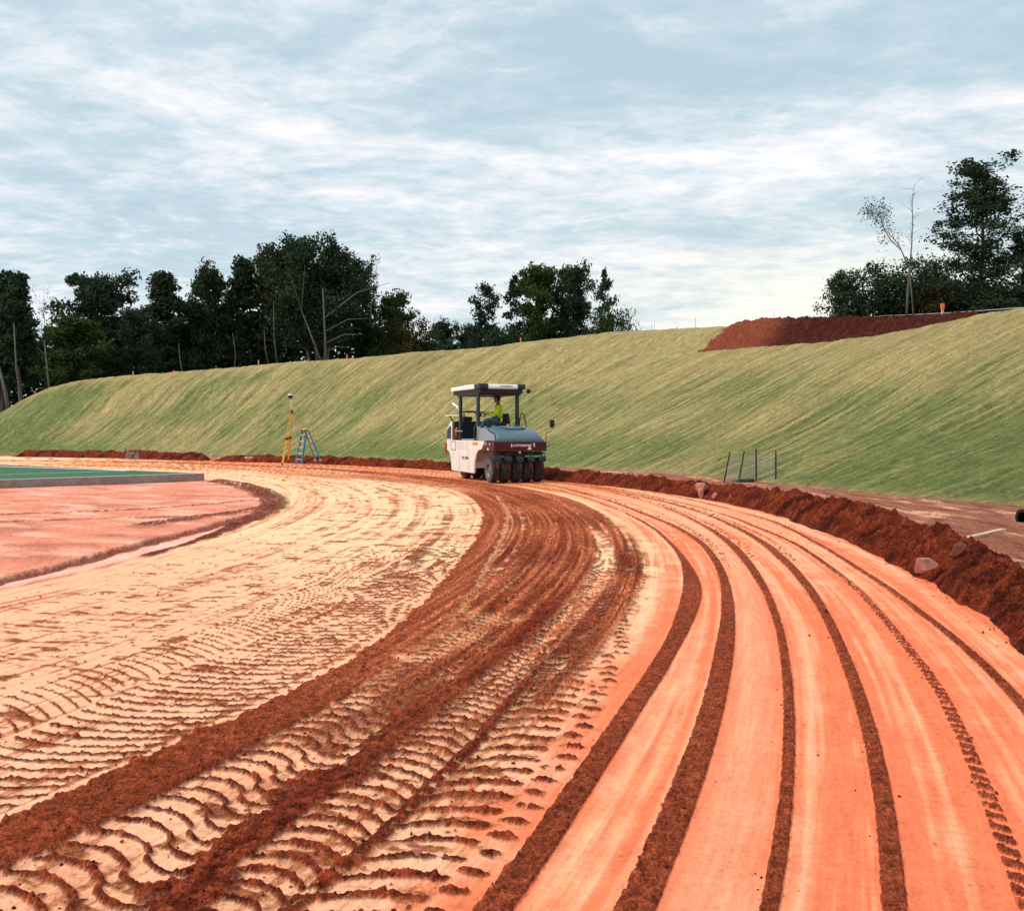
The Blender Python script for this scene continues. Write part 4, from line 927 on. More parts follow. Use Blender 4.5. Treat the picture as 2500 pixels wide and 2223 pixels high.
def tripod():
    D = 44.3; top = P(712.5, 1001, D); root = empty('survey_tripod', (top.x, top.y, 0)); setp(root, 'yellow survey tripod with a small receiver on a pole, left of the blue ladder', 'tripod')
    t = Vector((0, 0, top.z)); 
    feet = [Vector((P(692, 1134, D).x - top.x, -.25, 0)), Vector((P(704, 1128, D + 1.2).x - top.x, 1.2, .10)), Vector((P(775, 1122, D + .9).x - top.x, .9, .25))]
    for i, f in enumerate(feet):
        k = t.lerp(f, .52); sd = Vector((.05, 0, 0))
        l = MB(); l.bar(t + sd * .6, k + sd, .022, .022).bar(t - sd * .6, k - sd, .022, .022); w = .09 if i < 2 else .04
        l.bar(k, t.lerp(f, .96), w, .05, (0, 1, 0)); lo = l.build('leg', M['yellow'], root)
        MB().bar(k + Vector((0, 0, .05)), k - Vector((0, 0, .05)), .16, .07, (0, 1, 0)).build('clamp', M['black'], lo); MB().bar(t.lerp(f, .95), f, .05, .05, (0, 1, 0)).build('foot_spike', M['black'], lo)
    MB().lathe(t, (0, 0, 1), [(-.14, .10), (-.05, .06), (.03, .03), (.05, .0)], 10).build('tripod_head', M['black'], root, smooth=True)
    pole = [t + Vector((0, 0, .02)), t + Vector((-.03, 0, .32)), t + Vector((-.07, 0, .56))]
    MB().tube(pole, .016).build('centre_pole', M['alu'], root)
    MB().tube([t, t + Vector((.10, 0, -.55)), t + Vector((.15, 0, -1.2))], .016).build('plumb_pole', M['alu'], root)
    e = pole[-1]; rc = MB().lathe(e, (0, 0, 1), [(-.02, 0), (-.02, .03), (.0, .05), (.02, .10), (.10, .11), (.14, .11), (.14, 0)], 12).build('receiver', M['black'], root, smooth=True)
    MB().lathe(e + Vector((0, 0, .14)), (0, 0, 1), [(0, .11), (.03, .10), (.05, .06), (.055, 0)], 12).build('receiver_cap', M['roofwhite'], rc, smooth=True)
tripod()

# ------------------------------------------------------------------ trees
def leaf_mat(name, a, b, tr=.25):
    m, N, L, B = new_mat(name)
    at = N.new('ShaderNodeAttribute'); at.attribute_name = 'col'
    mx = N.new('ShaderNodeMix'); mx.data_type = 'RGBA'; L.new(at.outputs['Fac'], mx.inputs[0]); mx.inputs[6].default_value = a + (1,); mx.inputs[7].default_value = b + (1,)
    L.new(mx.outputs[2], B.inputs['Base Color']); B.inputs['Roughness'].default_value = .75; B.inputs['Specular IOR Level'].default_value = .1
    t = N.new('ShaderNodeBsdfTranslucent'); L.new(mx.outputs[2], t.inputs[0]); ms = N.new('ShaderNodeMixShader'); ms.inputs[0].default_value = tr
    L.new(B.outputs[0], ms.inputs[1]); L.new(t.outputs[0], ms.inputs[2]); L.new(ms.outputs[0], N['Material Output'].inputs[0]); return m
M['leaf_dark'] = leaf_mat('dark_leaves', (.014, .032, .020), (.055, .090, .045), .2)
M['leaf_mid'] = leaf_mat('green_leaves', (.022, .042, .014), (.075, .105, .034), .2)
M['leaf_brown'] = leaf_mat('olive_leaves', (.030, .030, .010), (.085, .075, .022), .15)
M['bark'] = plain('dark_bark', (.045, .04, .036), .9, var=.3, scale=3)
M['barkpale'] = plain('pale_bark', (.10, .10, .09), .9, var=.3, scale=3)

def make_tree(kind, seed, H, R, leaf, nleaf, bare=.2, pale=False):
    """returns (trunk mesh, crown mesh or None); trunk with limbs and twigs, crown of leaf clumps hung on the twigs"""
    rr = random.Random(seed); rn = np.random.default_rng(seed)
    t = MB(); tips = []
    lean = Vector((rr.uniform(-.05, .05), rr.uniform(-.05, .05), 0))
    stems = 1
    if kind == 'multi': stems = 4
    if kind == 'bush': stems = 5
    if kind == 'fork': stems = 2
    def envelope(f):
        if kind in ('oak', 'multi'): return math.sqrt(max(0.02, 1 - ((f - .58) / .46) ** 2)) if f > bare else .3
        if kind == 'pine': return max(.12, (1.05 - f) * 1.5) * (1 if f > .55 else .5) if f > bare else .15
        if kind == 'tall': return math.sqrt(max(.03, 1 - ((f - .55) / .5) ** 2)) * (.8 + .3 * math.sin(f * 17 + seed))
        if kind == 'airy': return .45 + .4 * math.sin(f * 9 + seed) ** 2
        if kind == 'bush': return math.sqrt(max(.05, 1 - (f * .95) ** 2))
        if kind in ('fork', 'bareish'): return .5 + .5 * (f - .3)
        return 1
    for si in range(stems):
        ang = rr.uniform(0, 6.28); sp = {'multi': .42, 'bush': .6, 'fork': .35}.get(kind, 0) * R
        hh = H * (1 if si == 0 else rr.uniform(.7, .98)); base = Vector((rr.uniform(-.15, .15), rr.uniform(-.15, .15), -.6))
        if kind == 'multi': ang = (-.2, 2.9, .4, 3.6)[si] + rr.uniform(-.2, .2); sp = (.10, .45, .5, .15)[si] * R
        if kind == 'fork' and si == 1: ang = math.pi
        pts = []; n = 9; wob = Vector((0, 0, 0))
        for i in range(n + 1):
            f = i / n; wob += Vector((rr.gauss(0, .012), rr.gauss(0, .012), 0)) * H
            out = Vector((math.cos(ang), math.sin(ang), 0)) * sp * f ** .8
            pts.append(base + Vector((0, 0, f * (hh + .6))) + out + wob * f + lean * hh * f)
        r0 = H * (.017 if kind not in ('bush', 'airy', 'fork', 'bareish') else .009) * (1 if stems == 1 else .75)
        t.tube(pts, [r0 * (1 - .88 * i / n) for i in range(n + 1)], 6)
        nb = {'oak': 40, 'pine': 38, 'tall': 60, 'multi': 20, 'bush': 12, 'airy': 24, 'fork': 12, 'bareish': 30}.get(kind, 16)
        for b in range(nb):
            f = bare + (1 - bare) * (b + rr.random()) / nb; f = min(f, .98)
            q = f * n; i = min(int(q), n - 1); p = pts[i].lerp(pts[i + 1], q - i)
            az = b * 2.4 + rr.uniform(-.5, .5); L_ = R * envelope(f) * (rr.uniform(.35, 1.1) if kind in ('oak', 'tall', 'multi', 'bush') else rr.uniform(.65, 1.1))
            up = {'pine': .18, 'oak': .55, 'tall': .7, 'multi': .6, 'bush': .7, 'airy': .9, 'fork': 1.0, 'bareish': .8}.get(kind, .5)
            d = Vector((math.cos(az), math.sin(az), up * rr.uniform(.5, 1.3))).normalized()
            bp = [p]; 
            for k in range(1, 5):
                d = (d + Vector((rr.gauss(0, .16), rr.gauss(0, .16), rr.gauss(.03, .14)))).normalized(); bp.append(bp[-1] + d * L_ / 4)
            rb = r0 * (1 - .8 * f) * .5
            t.tube(bp, [rb * (1 - .8 * k / 4) for k in range(5)], 4, cap=False)
            tips += [(bp[4], 1.0), (bp[3], .9), (bp[2], .6)]
            for k in range(5 if kind in ('bareish', 'fork') else 4):
                s_ = bp[rr.choice((1, 2, 3))]; dd = (d + Vector((rr.gauss(0, .7), rr.gauss(0, .7), rr.gauss(.15, .5)))).normalized(); e = s_ + dd * L_ * rr.uniform(.25, .45)
                t.tube([s_, s_.lerp(e, .5) + Vector((0, 0, .04 * L_)), e], [rb * .4, rb * .28, rb * .12], 3, cap=False); tips.append((e, .9))
    tm = bpy.data.meshes.new('trunk'); tm.from_pydata(t.v, [], t.f); tm.update(); tm.polygons.foreach_set('use_smooth', np.ones(len(tm.polygons), bool))
    tm.materials.append(M['barkpale' if pale else 'bark'])
    if not nleaf: return tm, None
    T = np.array([p[:] for p, w in tips]); W = np.array([w for p, w in tips]) * rn.uniform(.4, 1.2, len(tips)); W /= W.sum()
    idx = rn.choice(len(T), nleaf, p=W); cs = R * {'oak': .23, 'multi': .20, 'pine': .20, 'tall': .18, 'bush': .26, 'airy': .26, 'fork': .12, 'bareish': .14}.get(kind, .2)
    dirs = rn.normal(size=(nleaf, 3)); dirs /= np.linalg.norm(dirs, axis=1)[:, None]
    rad = rn.random(nleaf) ** .45 * cs * (.5 + rn.random(len(T)))[idx]
    C_ = T[idx] + dirs * rad[:, None] * (1, 1, .7)
    C_[:, 2] = np.maximum(C_[:, 2], .1)
    a = rn.normal(size=(nleaf, 3)); a /= np.linalg.norm(a, axis=1)[:, None]; b = np.cross(a, rn.normal(size=(nleaf, 3))); b /= np.linalg.norm(b, axis=1)[:, None]
    sz = leaf * rn.uniform(.6, 1.3, nleaf)[:, None]; a *= sz; b *= sz * .55
    co = np.stack([C_ - a, C_ + b * .9, C_ + a, C_ - b], 1).reshape(-1, 3)
    qd = np.arange(nleaf * 4, dtype=np.int32).reshape(-1, 4)
    tone = np.clip(.45 + (rn.random(len(T)) - .5)[idx] * .7 + rn.normal(size=nleaf) * .18, 0, 1)
    col = np.repeat(tone, 4)[:, None] * np.ones((1, 3))
    cm = raw_mesh('crown', co, qd, col, None, smooth=False)
    return tm, cm
PROTO = {
 'oak1': make_tree('oak', 11, 10, 3.6, .17, 16000, .18), 'oak2': make_tree('oak', 12, 10, 3.4, .17, 15000, .15), 'oak3': make_tree('oak', 29, 10, 3.7, .17, 16000, .10),
 'pine1': make_tree('pine', 13, 12, 2.6, .17, 10000, .42, True), 'pine2': make_tree('pine', 14, 12, 3.0, .17, 12000, .30),
 'multi': make_tree('multi', 15, 12, 4.6, .16, 30000, .40, True),
 'tall': make_tree('tall', 16, 10, 3.0, .095, 15500, .16),
 'bush1': make_tree('bush', 17, 5, 3.2, .13, 10000, .08), 'bush2': make_tree('bush', 18, 5, 2.8, .13, 8500, .08),
 'airy': make_tree('airy', 19, 8, 1.9, .15, 3000, .25), 'airy2': make_tree('airy', 20, 8, 1.7, .15, 2400, .3),
 'fork': make_tree('fork', 21, 8, 1.6, .09, 420, .45, True), 'bare': make_tree('bareish', 22, 10, 2.6, .10, 350, .35, True), 'arch': make_tree('airy', 31, 6, 1.9, .10, 900, .35),
}
LEAFMESH = {}
def tree(proto, x, ytop, D, zb, label, leafm='leaf_dark', wpx=None, rz=None, name='tree', cat='tree', group=None, lean=0.0):
    rr = random.Random(int(x * 7 + ytop)); tm, cm = PROTO[proto]
    root = empty(name, ((x - 1250) * D / F, D, zb), rr.uniform(0, 6.28) if rz is None else rz)
    zt = EYE + (HOR - ytop) * D / F; zs = [v.co.z for v in tm.vertices]; Hn = max(zs)
    if cm:
        xy = np.empty(len(cm.vertices) * 3, np.float32); cm.vertices.foreach_get('co', xy); xy = xy.reshape(-1, 3); Rn = float(np.percentile(np.hypot(xy[:, 0], xy[:, 1]), 95)); zs.append(float(np.percentile(xy[:, 2], 99.8))); Hn = max(zs)
    if proto in ('fork', 'bare', 'arch'): Rn = {'fork': 2.0, 'bare': 2.6, 'arch': 2.0}[proto]
    sz = (zt - zb) / (Hn * .985); sx = sz if wpx is None else wpx * D / F / Rn
    root.scale = (sx, sx, sz); root.rotation_euler[1] = lean
    t = bpy.data.objects.new('trunk', tm); COL.objects.link(t); t.parent = root
    if cm:
        k = (proto, leafm)
        if k not in LEAFMESH:
            m2 = cm if not cm.materials else cm.copy(); m2.materials.clear(); m2.materials.append(M[leafm]); LEAFMESH[k] = m2
        c = bpy.data.objects.new('crown', LEAFMESH[k]); COL.objects.link(c); c.parent = root
    return setp(root, label, cat, group)
GL, GM, GR = 'trees of the wood behind the bank', 'trees above the middle of the bank', 'trees on the right hilltop'
Zl = 3.6
for a in (
 ('pine2', 8, 668, 86, 2.4, 'dark dense tree cut by the left edge of the picture', 'leaf_dark', 60),
 ('pine1', 52, 676, 84, 2.3, 'tall dark pine with a bare pale trunk, second from the left edge', 'leaf_dark', 50),
 ('bare', 112, 680, 88, 2.6, 'almost leafless tree with fine bare twigs against the sky at far left', 'leaf_dark', 50),
 ('oak2', 178, 770, 84, 2.8, 'low mid green tree in front of the pointed dark tree', 'leaf_mid', 85),
 ('oak1', 255, 671, 92, 3.2, 'pointed dark leafy tree between the bare tree and the pine group', 'leaf_dark', 84),
 ('oak2', 345, 762, 88, 3.6, 'rounded low tree filling the dip right of the pointed dark tree', 'leaf_dark', 62),
 ('pine2', 415, 672, 92, 4.0, 'loose pine leaning to the left with sky showing through', 'leaf_dark', 62),
 ('oak3', 490, 654, 94, 4.0, 'broad dark tree with a flat top, left of the tallest group', 'leaf_dark', 62),
 ('pine2', 585, 640, 96, 4.2, 'dark pine with a ragged top on the left of the tallest group', 'leaf_dark', 52),
 ('oak1', 660, 622, 97, 4.2, 'dark leafy tree just left of the tallest multi stemmed tree', 'leaf_brown', 58),
 ('multi', 785, 588, 90, 4.4, 'tallest tree of the left wood with several pale spreading stems', 'leaf_dark', 122),
 ('tall', 893, 632, 96, 4.6, 'airy topped tree at the right shoulder of the tallest tree', 'leaf_dark', 42),
 ('oak2', 950, 716, 92, 4.8, 'rounded tree stepping down on the right end of the left wood', 'leaf_mid', 52),
 ('bush1', 1005, 780, 90, 4.8, 'low olive shrub at the right foot of the left wood', 'leaf_brown', 60)):
    tree(*a, group=GL)
for a in (
 ('oak3', 1066, 786, 125, 5.0, 'small rounded distant tree in the gap right of the left wood', 'leaf_dark', 44),
 ('oak1', 1140, 793, 130, 5.2, 'pale distant tree low behind the thin leaning saplings', 'leaf_dark', 40),
 ('airy', 1192, 698, 96, 5.2, 'thin airy tree leaning right, left of the dense clump', 'leaf_dark', 40),
 ('airy2', 1252, 676, 96, 5.2, 'curving airy tree touching the left side of the dense clump', 'leaf_dark', 36),
 ('oak1', 1322, 652, 92, 5.4, 'dense dark tree, left half of the big clump above the roller', 'leaf_mid', 56),
 ('oak3', 1402, 646, 93, 5.4, 'dense dark tree, right half of the big clump above the roller', 'leaf_dark', 52),
 ('airy2', 1472, 662, 90, 5.5, 'slender young tree with sparse leaves rising alone against the sky', 'leaf_dark', 24),
 ('bush1', 1500, 752, 88, 5.6, 'wide rounded bush sloping down to the bare ridge', 'leaf_mid', 68),
 ('bush2', 1235, 800, 90, 5.4, 'dark bush below the airy trees on the ridge', 'leaf_dark', 60)):
    tree(*a, group=GM)
for a in (
 ('bush2', 2080, 660, 58, 7.6, 'leafy bush at the left end of the hilltop trees', 'leaf_dark', 62),
 ('bush1', 2180, 640, 57, 7.6, 'large dark bush around the foot of the bare forked sapling', 'leaf_dark', 88),
 ('bush2', 2300, 690, 55, 7.4, 'olive brown bush left of the tall hilltop tree', 'leaf_brown', 70),
 ('bush1', 2270, 632, 59, 7.5, 'dark bush between the bare sapling and the tall hilltop tree', 'leaf_dark', 66),
 ('tall', 2393, 384, 54, 7.4, 'tallest hilltop tree with a full airy crown at the right', 'leaf_dark', 116),
 ('tall', 2500, 545, 55, 7.5, 'leafy tree cut by the right edge of the picture', 'leaf_dark', 56),
 ('bush2', 2440, 700, 53, 7.5, 'loose bush under the right side of the tall hilltop tree', 'leaf_dark', 70),
 ('bush1', 2540, 700, 54, 7.6, 'low bush half outside the right edge of the picture', 'leaf_dark', 70)):
    a = list(a); 
    if len(a) > 8: a[10] = None
    tree(*a, **({} if len(a) > 10 else {'group': GR}))
# thin trunks standing in front of the wood
def slim(x0, y0, x1, y1, D, label, r=.09, forks=()):
    a = P(x0, y0 + 12, D); b = P(x1, y1, D); root = empty('bare_tree', tuple(a)); setp(root, label, 'tree', 'thin bare trees in front of the wood')
    m = a.lerp(b, .5) + Vector((random.Random(x0).uniform(-.2, .2), 0, 0))
    MB().tube([a - a, m - a, b - a], [r, r * .75, r * .4], 6).build('trunk', M['barkpale'], root, smooth=True)
    for (f, dx, dy, rr_) in forks:
        s_ = a.lerp(b, f); e = s_ + Vector((dx, -.3, dy)); MB().tube([s_ - a, s_.lerp(e, .5) - a + Vector((0, 0, abs(dx) * .12)), e - a], [r * rr_, r * rr_ * .7, r * .12], 5).build('branch', M['barkpale'], root, smooth=True)
for a in ((24, 1006, -6, 880, 82, 'thick leaning trunk at the left edge, under the pines', .20),
          (55, 996, 34, 790, 81, 'tall slanting pale trunk near the left edge', .10),
          (122, 955, 108, 830, 81, 'trunk with crooked side branches left of the bank shoulder', .10, ((.55, .5, .9, .5), (.7, -.6, .8, .5))),
          (448, 910, 436, 838, 86, 'short slanting trunk left of the pine group', .06),
          (572, 900, 568, 812, 87, 'straight thin trunk under the pine group', .05),
          (660, 893, 645, 800, 87, 'left one of the paired slim trunks', .05),
          (678, 889, 668, 735, 87, 'long right one of the paired slim trunks', .07)):
    slim(*a)
slim(796, 884, 788, 705, 85.5, 'upright pale stem with crooked branches at the tallest tree', .13, ((.30, 3.6, .8, .45), (.45, 4.2, 1.2, .4), (.62, 6.0, 3.2, .5), (.2, 2.4, .3, .35)))
slim(788, 884, 735, 755, 85.3, 'pale stem leaning far left at the tallest tree', .10, ((.99, -1.0, 3.2, .5), (.99, .4, 4.0, .5)))
# the bare forked sapling on the right hilltop
def sapling():
    D = 53.5; rr = random.Random(77); o = P(2212, 790, D); root = empty('bare_sapling', tuple(o)); setp(root, 'bare forked sapling, one limb upright, one bent left with a leafy tip', 'tree')
    def pl(*pts): return [P(x, y, D + rr.uniform(-.2, .2)) - o for x, y in pts]
    stem = pl((2212, 795), (2216, 720), (2220, 660), (2222, 640)); up = pl((2222, 640), (2226, 600), (2228, 540), (2227, 500), (2232, 452)); le = pl((2220, 655), (2200, 610), (2178, 590), (2160, 562), (2150, 530), (2138, 520)); l2 = pl((2214, 645), (2196, 600), (2175, 575), (2150, 548), (2122, 528))
    MB().tube(stem, [.075, .06, .05, .045], 6).build('trunk', M['barkpale'], root, smooth=True)
    MB().tube(pl((2232, 795), (2226, 720), (2221, 665)), [.05, .045, .04], 6).build('trunk', M['barkpale'], root, smooth=True)
    tips = []
    for path, r0 in ((up, .045), (le, .04), (l2, .032)):
        t = MB(); t.tube(path, [r0 * (1 - .8 * k / (len(path) - 1)) for k in range(len(path))], 5)
        for k in range(26):
            q = rr.uniform(.25, 1) * (len(path) - 1.01); a = path[int(q)].lerp(path[int(q) + 1], q % 1); e = a + Vector((rr.gauss(0, .35), rr.gauss(0, .3), abs(rr.gauss(.35, .25)))); t.tube([a, a.lerp(e, .5) + Vector((0, 0, .05)), e], [.012, .009, .006], 3, cap=False)
            tips.append((e, 1 if path is not up else .25))
        t.build('branch', M['barkpale'], root)
    rn = np.random.default_rng(4); T = np.array([p[:] for p, w in tips]); W = np.array([w * (1 if p.x < -.9 else .12) for p, w in tips]); n = 560
    C_ = T[rn.choice(len(T), n, p=W / W.sum())] + rn.normal(size=(n, 3)) * .19
    a = rn.normal(size=(n, 3)); a /= np.linalg.norm(a, axis=1)[:, None]; b = np.cross(a, rn.normal(size=(n, 3))); b /= np.linalg.norm(b, axis=1)[:, None]
    co = np.stack([C_ - a * .06, C_ + b * .035, C_ + a * .06, C_ - b * .035], 1).reshape(-1, 3)
    link('crown', raw_mesh('crown', co, np.arange(n * 4, dtype=np.int32).reshape(-1, 4), np.repeat(rn.random(n), 4)[:, None] * np.ones((1, 3)), None, smooth=False), M['leaf_dark'], root)
sapling()
# dark undergrowth that closes the wood
def understory(name, x0, x1, D0, D1, z0, tops, n, mat, leaf, seed, label):
    rn = np.random.default_rng(seed); D = rn.uniform(D0, D1, n); px = rn.uniform(x0, x1, n)
    top = np.interp(px, [t[0] for t in tops], [t[1] for t in tops]); zt = EYE + (HOR - top) * D / F
    lump = .72 + .5 * (fbm(px / 34, D / 5, 3, 3) - .2)
    z = z0 + rn.random(n) ** .8 * (zt - z0) * lump
    C_ = np.stack([(px - 1250) * D / F, D, z], 1)
    a = rn.normal(size=(n, 3)); a /= np.linalg.norm(a, axis=1)[:, None]; b = np.cross(a, rn.normal(size=(n, 3))); b /= np.linalg.norm(b, axis=1)[:, None]
    sz = leaf * rn.uniform(.6, 1.3, n)[:, None]; a *= sz; b *= sz * .6
    co = np.stack([C_ - a, C_ + b, C_ + a, C_ - b], 1).reshape(-1, 3)
    col = np.repeat(rn.random(n) * .5, 4)[:, None] * np.ones((1, 3))
    me = raw_mesh(name, co, np.arange(n * 4, dtype=np.int32).reshape(-1, 4), col, None, smooth=False)
    setp(link(name, me, M[mat]), label, 'undergrowth', kind='stuff')
understory('undergrowth', -260, 1060, 93, 112, 1.5, [(-260, 760), (0, 775), (120, 800), (250, 760), (340, 800), (420, 750), (600, 720), (880, 730), (960, 790), (1060, 850)], 42000, 'leaf_dark', .34, 3, 'dark thicket filling the wood behind the grass bank')
understory('undergrowth', 1040, 1560, 97, 108, 4.5, [(1040, 840), (1180, 800), (1300, 790), (1430, 790), (1560, 820)], 9000, 'leaf_dark', .28, 4, 'dark scrub under the trees in the middle of the ridge')
understory('undergrowth', 2040, 2700, 56, 66, 6.8, [(2040, 760), (2120, 700), (2250, 690), (2400, 690), (2500, 700), (2700, 690)], 12000, 'leaf_dark', .17, 5, 'dark scrub at the foot of the right hilltop trees')

# ------------------------------------------------------------------ stakes, posts, wire on the ridge
def stake(px, y0, y1, D, r, mat, label, name='survey_stake', cat='stake', flag=False, group='marker stakes along the top of the bank', lean=0.0):
    a = P(px, y1, D); b = P(px + lean, y0, D); root = empty(name, tuple(a)); setp(root, label, cat, group)
    MB().bar((0, 0, -.4), b - a, r, r).build('shaft', M[mat], root)
    if flag: MB().bar(((b - a) * .72), (b - a) * 1.01, r * 1.6, r * 1.3).build('ribbon', M['orangeflag'], root)
def ridge_D(px, U=UC):
    b = (px - 1250) / F; A = b * b + 1; B_ = -2 * b * CX - 2 * CY; C_ = CX * CX + CY * CY - U * U; return (-B_ + math.sqrt(B_ * B_ - 4 * A * C_)) / (2 * A)
for px, y0, y1, lb in ((325, 906, 914, 'tiny marker stake nearest the left shoulder of the bank'), (424, 904, 911, 'small orange marker stake, second from the left'), (631, 879, 892, 'small orange marker stake below the pine group'),
                       (847, 866, 880, 'orange marker stake below the tallest tree'), (1271, 824, 844, 'orange marker stake left of the bare ridge')):
    stake(px, y0, y1, ridge_D(px) + .3, .07, 'wood', lb, flag=True)
stake(2301, 741, 790, ridge_D(2301, 66.5), .10, 'wood', 'tall wooden stake with an orange ribbon in front of the hilltop trees', flag=True)
for px, y0, y1, lb, r in ((1591, 791, 812, 'thin dark post, leftmost of the four on the bare ridge', .035), (1598, 785, 812, 'taller hair thin rod beside the leftmost ridge post', .02), (1652, 799, 812, 'short dark post with a guy wire on the bare ridge', .06),
                          (1698, 775, 806, 'tall thin rod on the ridge left of the red soil mound', .03), (1885, 775, 795, 'short grey post at the left end of the red soil mound', .06), (1890, 760, 795, 'tall thin rod at the left end of the red soil mound', .02)):
    stake(px, y0, y1, ridge_D(px, UC2 + 1), r, 'greymetal' if r < .05 else 'rust', lb, 'ridge_post', 'post', group='posts on the bare ridge')
def wire_fence():
    pts = [(2090, 774), (2150, 771), (2215, 769), (2310, 764), (2400, 758), (2480, 752), (2560, 748)]
    a0 = P(*pts[0], ridge_D(2090, 69)); root = empty('wire_fence', (0, 0, 0)); setp(root, 'low single wire fence strung in front of the right hilltop trees', 'fence')
    w = [P(x, y, ridge_D(x, 69)) for x, y in pts]
    MB().tube(w, .022, 5).build('wire', M['greymetal'], root)
    for p in w[::2]: MB().tube([p + Vector((0, 0, .06)), p - Vector((0, 0, 1.6))], .03, 5).build('post', M['rust'], root)
    root = empty('pipe', (0, 0, 0)); setp(root, 'pale thin pipe lying on the crest below the middle trees', 'pipe')
    MB().tube([P(1494, 818, ridge_D(1494, 64)), P(1520, 815, ridge_D(1520, 64)), P(1590, 813, ridge_D(1590, 65))], .035, 5).build('tube', M['greymetal'], root)
wire_fence()

# ------------------------------------------------------------------ wire mesh guards round the drain inlets
def mesh_guard(posts, ztop, label, s, closed):
    root = empty('inlet_guard', tuple(posts[0][0])); o = posts[0][0]; setp(root, label, 'wire guard', 'wire guards round the drain inlets')
    for a, b in posts: MB().bar(a - o - Vector((0, 0, .2)), b - o, .045 * s, .035 * s).build('post', M['rust'], root)
    seg = [(i, i + 1) for i in range(len(posts) - 1)] + ([(len(posts) - 1, 0)] if closed else [])
    for i, j in seg:
        a, at = posts[i]; b, bt = posts[j]; m = MB(); A1 = a.lerp(at, ztop) - o; B1 = b.lerp(bt, ztop) - o; A0, B0 = a - o, b - o; n = 15
        for k in range(n + 1): m.bar(A0.lerp(B0, k / n), A1.lerp(B1, k / n), .0055 * s, .0055 * s)
        for k in range(n - 2): m.bar(A0.lerp(A1, k / (n - 3)), B0.lerp(B1, k / (n - 3)), .0055 * s, .0055 * s)
        setp(m.build('wire_mesh', M['greymetal'], root), kind='stuff')
def pp(x0, y0, x1, y1, D): return (P(x0, y0, D), P(x1, y1, D))
mesh_guard([pp(1764, 1180, 1782, 1102, 28.9), pp(1800, 1181, 1817, 1100, 29.3), pp(1846, 1176, 1846, 1096, 29.6), pp(1894, 1178, 1894, 1101, 29.0)], .80, 'four dark posts with sheer wire mesh at the foot of the bank', 1.0, False)
mesh_guard([pp(301, 1119, 308, 1094, 52.8), pp(317, 1120, 331, 1099, 53.0), pp(328, 1119, 318, 1100, 53.3), pp(342, 1122, 339, 1096, 52.9)], .75, 'small crooked wire guard among the soil heaps at the far left', 1.1, False)
g = G(1818, 1186); rt = empty('filter_sock', (P(1820, 1180, 29.1).x, 29.1, .02)); setp(rt, 'grey stone filled filter roll lying inside the wire guard', 'filter roll')
MB().tube([(-.42, 0, .02), (-.1, .03, .05), (.28, .1, .07)], [.06, .085, .07], 8).build('roll', M['frame'], rt, smooth=True)

# ------------------------------------------------------------------ rocks, plank, drain pipe
def rock(px, py, zb, wpx, hpx, seed, mat, label, squash=.7, name='rock', cat='rock', group=None, cut=True):
    D = (EYE - zb) * F / (py - HOR); c = P(px, py, D); w = wpx * D / F / 2; h = hpx * D / F
    v, f = ICO3; rn = np.random.default_rng(seed)
    vv = v.copy() * (1 + .28 * (fbm(v[:, 0] * 1.6 + seed, v[:, 1] * 1.6 + v[:, 2] * 1.3, 3, seed % 8) - .5)[:, None])
    for k in range(16):
        n = rn.normal(size=3); n /= np.linalg.norm(n); d = rn.uniform(.48, .72); q = vv @ n; vv -= np.clip(q - d, 0, None)[:, None] * n
    vv *= (w * 1.35, w * squash * 1.35, h * .8); vv[:, 2] += h * .30
    me = raw_mesh('rock', vv, f, None, None, smooth=False, tris=True); o = link(name, me, M[mat]); o.location = c; o.rotation_euler = (rn.uniform(-.1, .1), rn.uniform(-.1, .1), rn.uniform(0, .6)); return setp(o, label, cat, group)
rock(2256, 1390, .16, 58, 36, 1, 'rock', 'flat pale pink rock lying on the face of the soil ridge at the right')
rock(2345, 1350, .36, 46, 30, 2, 'brownrock', 'big brown clod on top of the soil ridge near the right edge')
rock(2255, 1402, .05, 46, 22, 3, 'brownrock', 'dark clod just under the pale pink rock')
rock(1712, 1196, .22, 34, 24, 4, 'rock', 'pink boulder on the soil ridge left of the wire guard')
rock(1710, 1212, .10, 16, 22, 5, 'rock', 'upright pink stone just below the pink boulder')
rock(1746, 1212, .12, 13, 13, 6, 'rock', 'small pale stone right of the upright pink stone')
rock(1581, 1168, .22, 15, 15, 7, 'rock', 'rounded grey pink stone on the ridge between roller and wire guard')
rock(608, 1124, .10, 20, 14, 8, 'rock', 'pale rock in the soil ridge just left of the tripod')
rock(2446, 1378, .26, 22, 18, 9, 'brownrock', 'dark clod behind the ridge near the right edge')
rock(2272, 1300, .36, 22, 20, 10, 'brownrock', 'pointed clod standing up on the ridge crest')
rock(2192, 1272, .36, 22, 16, 11, 'brownrock', 'leftmost pointed clod on the ridge crest at the right')
rock(1020, 2080, .02, 26, 14, 12, 'rock', 'small pale stone in the loose dark strip in the foreground')
a = G(2362, 1318, .03); b = G(2450, 1297, .06)
rt = empty('plank', tuple(a)); setp(rt, 'weathered wooden plank lying on the trampled soil behind the ridge', 'plank'); MB().bar((0, 0, .03), (b - a) + Vector((0, 0, .03)), .09, .04).build('board', M['wood'], rt, bevel=.004)
c = G(2512, 1283); rt = empty('drain_pipe', (c.x, c.y, .14)); setp(rt, 'black ribbed plastic pipe end cut by the right edge', 'pipe')
pf = [];
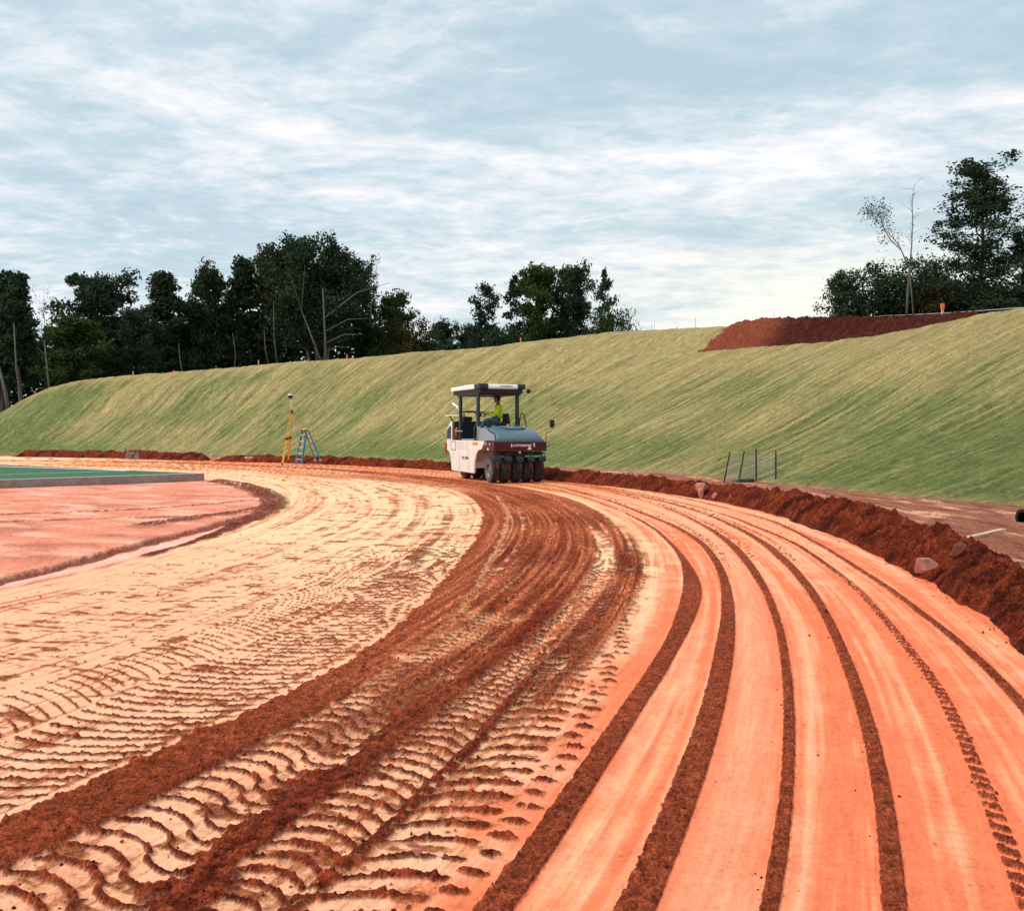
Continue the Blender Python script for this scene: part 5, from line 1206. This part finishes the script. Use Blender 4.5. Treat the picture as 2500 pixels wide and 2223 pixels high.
for k in range(26): pf += [(k * .04, .15), (k * .04 + .02, .15), (k * .04 + .022, .125), (k * .04 + .038, .125)]
MB().lathe((-.12, 0, 0), (1, .3, 0), [(0, .10), (.0, .15)] + pf, 18).build('pipe_wall', M['black'], rt, smooth=False)

# ------------------------------------------------------------------ loose clods scattered on the worked soil
def clods():
    rn = np.random.default_rng(9); v, f = ICO1; out = []; cols = []
    n = 6500; Y = 1.9 * np.exp(rn.random(n) * math.log(9)); X = rn.uniform(-1, 1, n) * (.58 * Y + .5)
    th, u = pol(X, Y); d1l, d1r, d2, uB, rg = c_d1l(th), c_d1r(th), c_d2(th), c_B(th), c_rg(th)
    dens = np.where((u > d1l) & (u < uB + .02), 0.30, .004) + .6 * np.exp(-((u - d2) / .2) ** 2) + .3 * np.exp(-((u - rg) / .06) ** 2)
    for nm in ('s2', 's3', 's4', 's5', 's6', 's7'): dens = np.maximum(dens, .30 * np.exp(-((u - c_s[nm](th)) / .08) ** 2))
    dens = np.maximum(dens, .9 * np.exp(-((u - c_w(th) + .02) / .10) ** 2)); dens[u > c_w(th) + .2] = 0
    k = rn.random(n) < dens; X, Y = X[k], Y[k]; Z, _, _ = ground_surface(X[:, None], Y[:, None]); Z = Z[:, 0]; m = len(X)
    sc = np.clip(rn.lognormal(-5.45, .45, m), .002, .016) * (1 + Y * .05)
    ax = rn.uniform(.6, 1.2, (m, 3)); jit = 1 + rn.uniform(-.25, .25, (m, len(v), 1))
    co = (v[None] * jit * ax[:, None, :] * sc[:, None, None]) + np.stack([X, Y, Z + sc * .35], 1)[:, None, :]
    fs = (f[None] + (np.arange(m) * len(v))[:, None, None]).reshape(-1, 3)
    tone = rn.random(m); col = (DARK * 1.3)[None] * (1 - tone[:, None]) + BROWN[None] * 1.25 * tone[:, None]
    me = raw_mesh('soil_clods', co.reshape(-1, 3), fs, np.repeat(col, len(v), 0), None, smooth=False, tris=True)
    setp(link('soil_clods', me, M['loose']), 'small dark clods scattered over the loose strips of the track', 'clods', kind='stuff')
clods()
